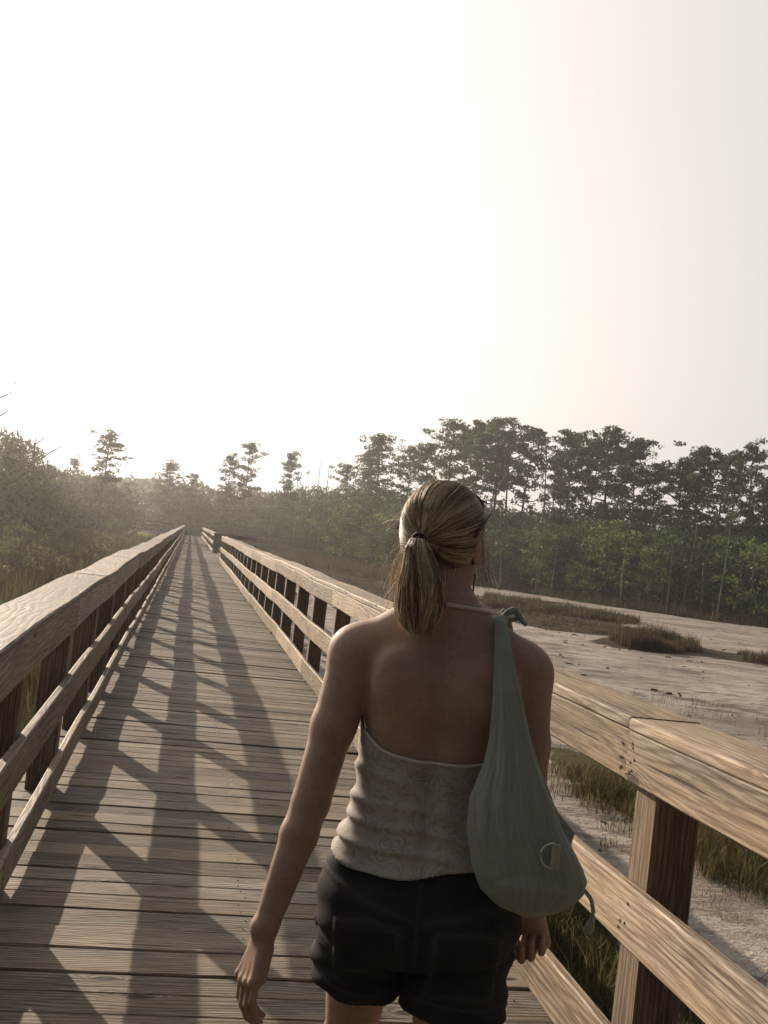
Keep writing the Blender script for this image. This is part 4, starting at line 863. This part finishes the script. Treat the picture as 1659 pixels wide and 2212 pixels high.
# loose wisps at ear, nape and crown
n = 230; st = r.integers(0, 4, n); k = 14; t = np.linspace(0, 1, k); base = []; dr = []
for i in range(n):
    if st[i] == 0: b = HL((.070+r.normal(0, .004), .030+r.normal(0, .012), 1.585+r.normal(0, .02))); d = np.array([r.uniform(0, .035), -.01+r.normal(0, .01), -r.uniform(.05, .11)])
    elif st[i] == 1: b = HL((-.074+r.normal(0, .004), -.03+r.normal(0, .02), 1.555+r.normal(0, .02))); d = np.array([-r.uniform(0, .03), r.normal(0, .01), -r.uniform(.05, .13)])
    elif st[i] == 2: b = HL((r.normal(0, .035), -.075, 1.525)); d = np.array([r.normal(0, .01), -r.uniform(.0, .015), -r.uniform(.02, .05)])
    else:
        v = r.normal(0, 1, 3); v[2] = abs(v[2]); v[1] = -abs(v[1])*.6; v /= np.linalg.norm(v); b = toW((CE+v*RE*1.03)[None])[0]; d = (np.cross(v, r.normal(0, 1, 3)))*.045+v*.010
    base.append(b); dr.append(d)
base, dr = np.array(base), np.array(dr); P_ = base[:, None]+dr[:, None]*t[None, :, None]+np.sin(t*math.pi)[None, :, None]*r.normal(0, .006, (n, 1, 3))+np.cumsum(r.normal(0, .0004, (n, k, 3)), 1)
V3, F3, A3 = strands(P_, np.full((n, k), .0003), np.clip(r.normal(.7, .15, n), 0, 1))
obj('scalp_strands', mesh('scalp_strands', V1, F1, M['hair'], attr=A1, smooth=True), hair)
pc = [tieW+np.array([.028*min(1, b_*12), 0, 0])+o*a+np.array([0, 0, -b_]) for a, b_ in ((.0, 0), (.022, .005), (.034, .03), (.036, .08), (.034, .12), (.03, .15))]
tb = tube(pc, [.007, .009, .014, .022, .022, .010], 16); blk = tb[0]
m2 = np.concatenate([V2]); pony = obj('ponytail', mesh('ponytail', V2, F2, M['hair'], attr=A2, smooth=True), hair)
obj('ponytail_core', mesh('ponytail_core', tieW+(blk-tieW)*np.array([1, 1, 1]), tb[1], M['hair'], smooth=True, attr=np.full(len(blk), .12)), hair)
obj('loose_strands', mesh('loose_strands', V3, F3, M['hair'], attr=A3, smooth=True), hair)
M['dark_elastic'] = simple('dark_elastic', (.03, .022, .018), .7, .3)
a = np.linspace(0, 6.283, 25); ring = [tieW+o*.008+(math.cos(q)*sd*.0125+math.sin(q)*(np.array([0, 0, 1.])*.9+o*.45)*.0125) for q in a]
V, Fq = tube(ring, [.0042]*25, 8); wobj('hair_tie', V, Fq, M['dark_elastic'], hair, smooth=True)
# ---- things worn: sunglasses pushed up on the hair, earring
def PW(p): c_, s_ = math.cos(PYAW), math.sin(PYAW); p = np.asarray(p, float).reshape(-1, 3); return np.stack([PO[0]+p[:, 0]*c_-p[:, 1]*s_, PO[1]+p[:, 0]*s_+p[:, 1]*c_, p[:, 2]], 1)
M['tortoise'] = simple('brown_plastic', (.07, .035, .018), .15, .6, 60., .5); M['lens'] = simple('dark_lens', (.015, .012, .012), .05, .7)
sg0 = PW(HL((0, .06, 1.67)))[0]; sg = obj('sunglasses', None, loc=tuple(sg0), label='brown sunglasses pushed up onto the top of the woman\'s blond hair', cat='sunglasses')
def hw(pts): return PW(np.array([HL(p) for p in pts]))-sg0
for s in (-1, 1):
    V, Fq = tube(hw([(s*.049, .068, 1.668), (s*.074, .054, 1.664), (s*.0890, .02, 1.642), (s*.0900, -.02, 1.612), (s*.086, -.045, 1.588)]), [.0032, .0036, .0034, .003, .0035], 8); obj('temple_arm', mesh('temple_arm', V, Fq, M['tortoise'], smooth=True), sg)
    an = np.linspace(0, 6.283, 21); V, Fq = tube(hw([(s*.028+.021*math.cos(q), .076-.010*math.sin(q), 1.664+.015*math.sin(q)-.3*max(0, abs(s*.028+.021*math.cos(q))-.03)) for q in an]), [.0026]*21, 6); fr = obj('lens_frame', mesh('lens_frame', V, Fq, M['tortoise'], smooth=True), sg)
    ring = hw([(s*.028+.0197*math.cos(q), .076-.009*math.sin(q), 1.664+.0138*math.sin(q)-.3*max(0, abs(s*.028+.0197*math.cos(q))-.03)) for q in an[:-1]]); nn_ = hw([(0, 1, -.6)])[0]-hw([(0, 0, 0)])[0]; nn_ = nn_/np.linalg.norm(nn_)*.0012
    V = np.concatenate([ring-nn_, ring+nn_]); Fq = [tuple(range(20)), tuple(range(39, 19, -1))]+[(i, 20+i, 20+(i+1) % 20, (i+1) % 20) for i in range(20)]; obj('lens', mesh('lens', V, Fq, M['lens']), fr)
V, Fq = tube(hw([(-.008, .078, 1.667), (0, .082, 1.671), (.008, .078, 1.667)]), [.0026]*3, 6); obj('bridge', mesh('bridge', V, Fq, M['tortoise'], smooth=True), sg)
M['bead'] = simple('dark_red_bead', (.10, .035, .018), .3, .6); M['metal'] = simple('dull_metal', (.45, .43, .40), .35, .5, Metallic=.9)
e0 = PW(HL((.077, .002, 1.532)))[0]; er = obj('earring', None, loc=tuple(e0), label='long thin dark beaded earring hanging beside the woman\'s cheek', cat='earring')
V, Fq = tube([(0, 0, .008), (.001, 0, .002), (0, 0, -.008), (0, 0, -.016)], [.0007]*4, 5); obj('hook', mesh('hook', V, Fq, M['metal'], smooth=True), er)
parts = []
for i in range(9):
    z = -.018-i*.0052; parts.append(tube([(0, 0, z), (0, 0, z-.0013), (0, 0, z-.0037), (0, 0, z-.0050)], [.0012, .0025, .0025, .0012], 8))
V, Fq = join(parts); obj('bead_drop', mesh('bead_drop', V, Fq, M['bead'], smooth=True), er)
# ---- the sling bag over her right shoulder
bg_ = obj('shoulder_bag', None, loc=PO, rot=(0, 0, PYAW), label='grey green pinstriped cloth sling bag hanging from the woman\'s right shoulder', cat='bag')
def f_(z, T): T = sorted(T); return np.interp(z, [q[0] for q in T], [q[1] for q in T])
Lf = [(1.426, .083), (1.36, .086), (1.296, .090), (1.21, .092), (1.157, .086), (1.094, .068), (1.034, .068), (.967, .085), (.926, .108), (.90, .140), (.890, .172), (.884, .195)]
Rf = [(1.429, .107), (1.36, .124), (1.303, .143), (1.219, .170), (1.17, .191), (1.114, .222), (1.057, .248), (.993, .292), (.965, .306), (.942, .303), (.920, .285), (.90, .258), (.890, .232), (.884, .205)]
def bag_ring(z):
    xl, xr = float(f_(z, Lf)), float(f_(z, Rf)); b = float(f_(z, [(1.43, .007), (1.36, .012), (1.25, .026), (1.15, .044), (1.05, .056), (.95, .060), (.91, .045), (.884, .008)])); yc = float(f_(z, [(1.43, -.052), (1.38, -.095), (1.30, -.125), (1.2, -.132), (1.1, -.140), (.95, -.140), (.88, -.135)])); return xl, xr, b, yc
def bag_pt(z, th):
    xl, xr, b, yc = bag_ring(z); a = (xr-xl)/2; c_, s_ = np.cos(th), np.sin(th); up = np.clip((z-.92)/.1, 0, 1)
    pl = 1+up*(.026*np.cos(th*11+2*math.sin(z*6)+1.3*np.sin(th*2+z*5))+.010*np.cos(th*23+z*9+2*np.sin(th*3)))*(.5+.9*np.clip((z-1.05)/.15, 0, 1))+.025*np.sin(th*3+z*21)*(1-np.clip((z-1.1)/.1, 0, 1))+.03*np.cos(th*5+z*30)*np.clip((1.0-z)/.06, 0, 1)-.05*np.abs(np.sin(th*4.5+z*9+np.sin(th*2+z*11)*1.3))**8*np.clip((z-.93)/.05, 0, 1)-.035*np.exp(-((z-.962-.018*np.sin(th*3))/.007)**2)-.03*np.abs(np.sin(th*7.5-z*13))**10
    return np.stack([xl+a+a*np.sign(c_)*np.abs(c_)**.92*(1+.4*(pl-1)), yc+b*s_*pl, np.full_like(th, z)+.0*th], -1)
zs = np.concatenate([np.linspace(1.430, .93, 100), .884+.046*np.cos(np.linspace(0, math.pi/2, 16))[1:]]); th = np.linspace(0, 2*math.pi, 241); V, UV = [], []
for z in zs: V.append(bag_pt(float(z), th)); UV.append(np.stack([th/(2*math.pi), np.full(241, z)], 1))
V = np.concatenate(V); UV = np.concatenate(UV); Fq = [(i*241+j, i*241+j+1, (i+1)*241+j+1, (i+1)*241+j) for i in range(len(zs)-1) for j in range(240)]; Fq = [f[::-1] for f in Fq]; Fq.append(tuple((len(zs)-1)*241+j for j in range(240))[::-1]); Fq.append(tuple(range(240)))
g_ = N('pinstripe_cloth'); uv = g_.n('TexCoord').outputs['UV']; sx = g_.n('SeparateXYZ', {0: uv}); fu = g_.math('FRACT', g_.math('MULTIPLY', sx.outputs[0], 46.))
ln_ = g_.math('SUBTRACT', 1., g_.mapr(g_.math('ABSOLUTE', g_.math('SUBTRACT', fu, .5)), .02, .055)); dash = g_.math('GREATER_THAN', g_.math('FRACT', g_.math('MULTIPLY', sx.outputs[1], 260.)), .35)
tc = g_.n('TexCoord').outputs['Object']; c = g_.mix(g_.noise(tc, 30., 4), (.21, .222, .195), (.275, .288, .255)); c = g_.mix(g_.mapr(g_.noise(tc, 600., 2), .4, .7, 0, .5), c, (.20, .23, .20))
c = g_.mix(g_.math('MULTIPLY', g_.math('MULTIPLY', ln_, dash), .6), c, (.40, .42, .35))
M['bag'] = g_.done(g_.bsdf(c, .9, g_.bump(g_.noise(tc, 700., 2), .3, .001), .1, **{'Sheen Weight': .1}))
obj('pouch', mesh('pouch', V, Fq, M['bag'], uv=UV, smooth=True), bg_)
def smooth_path(P, n=40, it=6):
    P = np.array(P, float); t = np.linspace(0, 1, len(P)); tn = np.linspace(0, 1, n); Q = np.stack([np.interp(tn, t, P[:, j]) for j in range(3)], 1)
    for _ in range(it): Q[1:-1] = (Q[:-2]+2*Q[1:-1]+Q[2:])/4
    return Q
def ribbon(P, w, t, wide):                             # flattened sweep
    P = np.asarray(P); n = len(P); T = np.gradient(P, axis=0); T /= np.linalg.norm(T, axis=1)[:, None]; V = []
    for i in range(n):
        s = np.array(wide)-T[i]*(T[i]@np.array(wide)); s /= np.linalg.norm(s); u = np.cross(T[i], s)
        for k in range(14): a = k*2*math.pi/14; V.append(P[i]+s*w[i]*math.cos(a)*(1+.1*math.cos(5*a))+u*t[i]*math.sin(a))
    Fc = [(i*14+j, i*14+(j+1) % 14, (i+1)*14+(j+1) % 14, (i+1)*14+j) for i in range(n-1) for j in range(14)]; Fc += [tuple(range(14))[::-1], tuple(range((n-1)*14, n*14))]; return np.array(V), Fc
sp_ = smooth_path([(.095, -.056, 1.420), (.099, -.035, 1.432), (.104, -.008, 1.432), (.110, .022, 1.418), (.120, .050, 1.385), (.138, .080, 1.31), (.160, .085, 1.22), (.165, .05, 1.12), (.166, -.02, 1.06), (.17, -.09, 1.03)], 60, 4)
V, Fq = ribbon(sp_, np.interp(np.arange(60), [0, 10, 30, 59], [.012, .013, .016, .03]), np.interp(np.arange(60), [0, 59], [.006, .007]), (1, 0, 0)); obj('strap', mesh('strap', V, Fq, M['bag'], smooth=True, uv=np.zeros((len(V), 2))), bg_)
a = np.linspace(0, 1, 40)*2*math.pi
V1 = tube([(.120+.018*math.cos(q), .0+.010*math.sin(q), 1.440+.007*math.sin(q)+.003*math.cos(2*q)) for q in a], [.0048]*40, 10)
V2_ = tube(smooth_path([(.104, -.02, 1.436), (.112, -.024, 1.446), (.124, -.012, 1.452), (.134, -.008, 1.440), (.143, -.016, 1.430), (.149, -.024, 1.424)], 24, 3), np.interp(np.arange(24), [0, 12, 23], [.0065, .0065, .0045]), 10)
V, Fq = join([V1, V2_]); obj('knot', mesh('knot', V, Fq, M['bag'], smooth=True, uv=np.zeros((len(V), 2))), bg_)
# D ring and its tab
M['nickel'] = simple('pale_ring', (.50, .50, .47), .3, .5, Metallic=.6); M['tab'] = simple('pale_webbing', (.30, .30, .24), .85, .1, 200., .2)
def bag_y(x, z):
    P = bag_pt(z, np.linspace(math.pi, 2*math.pi, 120)); return float(np.interp(x, P[:, 0], P[:, 1]))
dx, dz = .226, 1.020; dy = min(bag_y(dx-.02, dz), bag_y(dx+.006, dz))-.006
D = [(dx+.002, dy, dz+.023)]+[(dx+.002-.024*math.sin(q)*1.0, dy-.001, dz+.023*math.cos(q)) for q in np.linspace(.15, math.pi-.15, 16)]+[(dx+.002, dy, dz-.023), (dx+.002, dy, dz+.023)]
V, Fq = tube(D, [.0019]*len(D), 8); obj('ring', mesh('ring', V, Fq, M['nickel'], smooth=True), bg_)
pr = board((dx+.006, dy-.001, dz-.022), (dx+.006, dy-.001, dz+.022), (0, 1, 0), .017, .008, 5, .01); V = np.array(pr[0]); obj('ring_tab', mesh('ring_tab', V, pr[1], M['tab']), bg_)
# loose flap on the right and the drawstring tail
fl = [(.215, -.150, 1.120), (.238, -.135, 1.085), (.275, -.125, 1.048), (.270, -.128, 1.022), (.262, -.135, 1.005), (.235, -.16, 1.03)]
V = np.array([(x, y, z) for x, y, z in fl]+[(x-.001, y+.004, z) for x, y, z in fl]); n = 6
obj('flap', mesh('flap', V, [tuple(range(6))[::-1], tuple(range(6, 12))]+[(i, (i+1) % 6, 6+(i+1) % 6, 6+i) for i in range(6)], M['bag'], uv=np.zeros((12, 2))), bg_)
dp = smooth_path([(.280, -.135, .950), (.300, -.145, .952), (.316, -.150, .935), (.322, -.150, .910), (.320, -.150, .892), (.316, -.150, .872)], 26, 3)
V, Fq = tube(dp, np.interp(np.arange(26), [0, 16, 22, 25], [.0035, .0042, .0085, .006]), 10); obj('drawstring', mesh('drawstring', V, Fq, M['trim'] if 0 else M['tab'], smooth=True), bg_)
# ------------------------------------------------------------------ haze
hz = N('haze_air'); hv = hz.n('VolumePrincipled', {'Color': (1., .985, .94), 'Density': .0009, 'Anisotropy': .82}); hz.t.links.new(hv.outputs[0], hz.out.inputs['Volume'])
b0, b1 = (-160., -30., GZ-1.2), (200., 300., 26.)
V = [(x, y, z) for z in (b0[2], b1[2]) for x, y in ((b0[0], b0[1]), (b1[0], b0[1]), (b1[0], b1[1]), (b0[0], b1[1]))]
wobj('haze', V, [(0, 3, 2, 1), (4, 5, 6, 7), (0, 1, 5, 4), (1, 2, 6, 5), (2, 3, 7, 6), (3, 0, 4, 7)], hz.m, kind='stuff', label='thin bright morning haze hanging over the marsh', cat='haze')
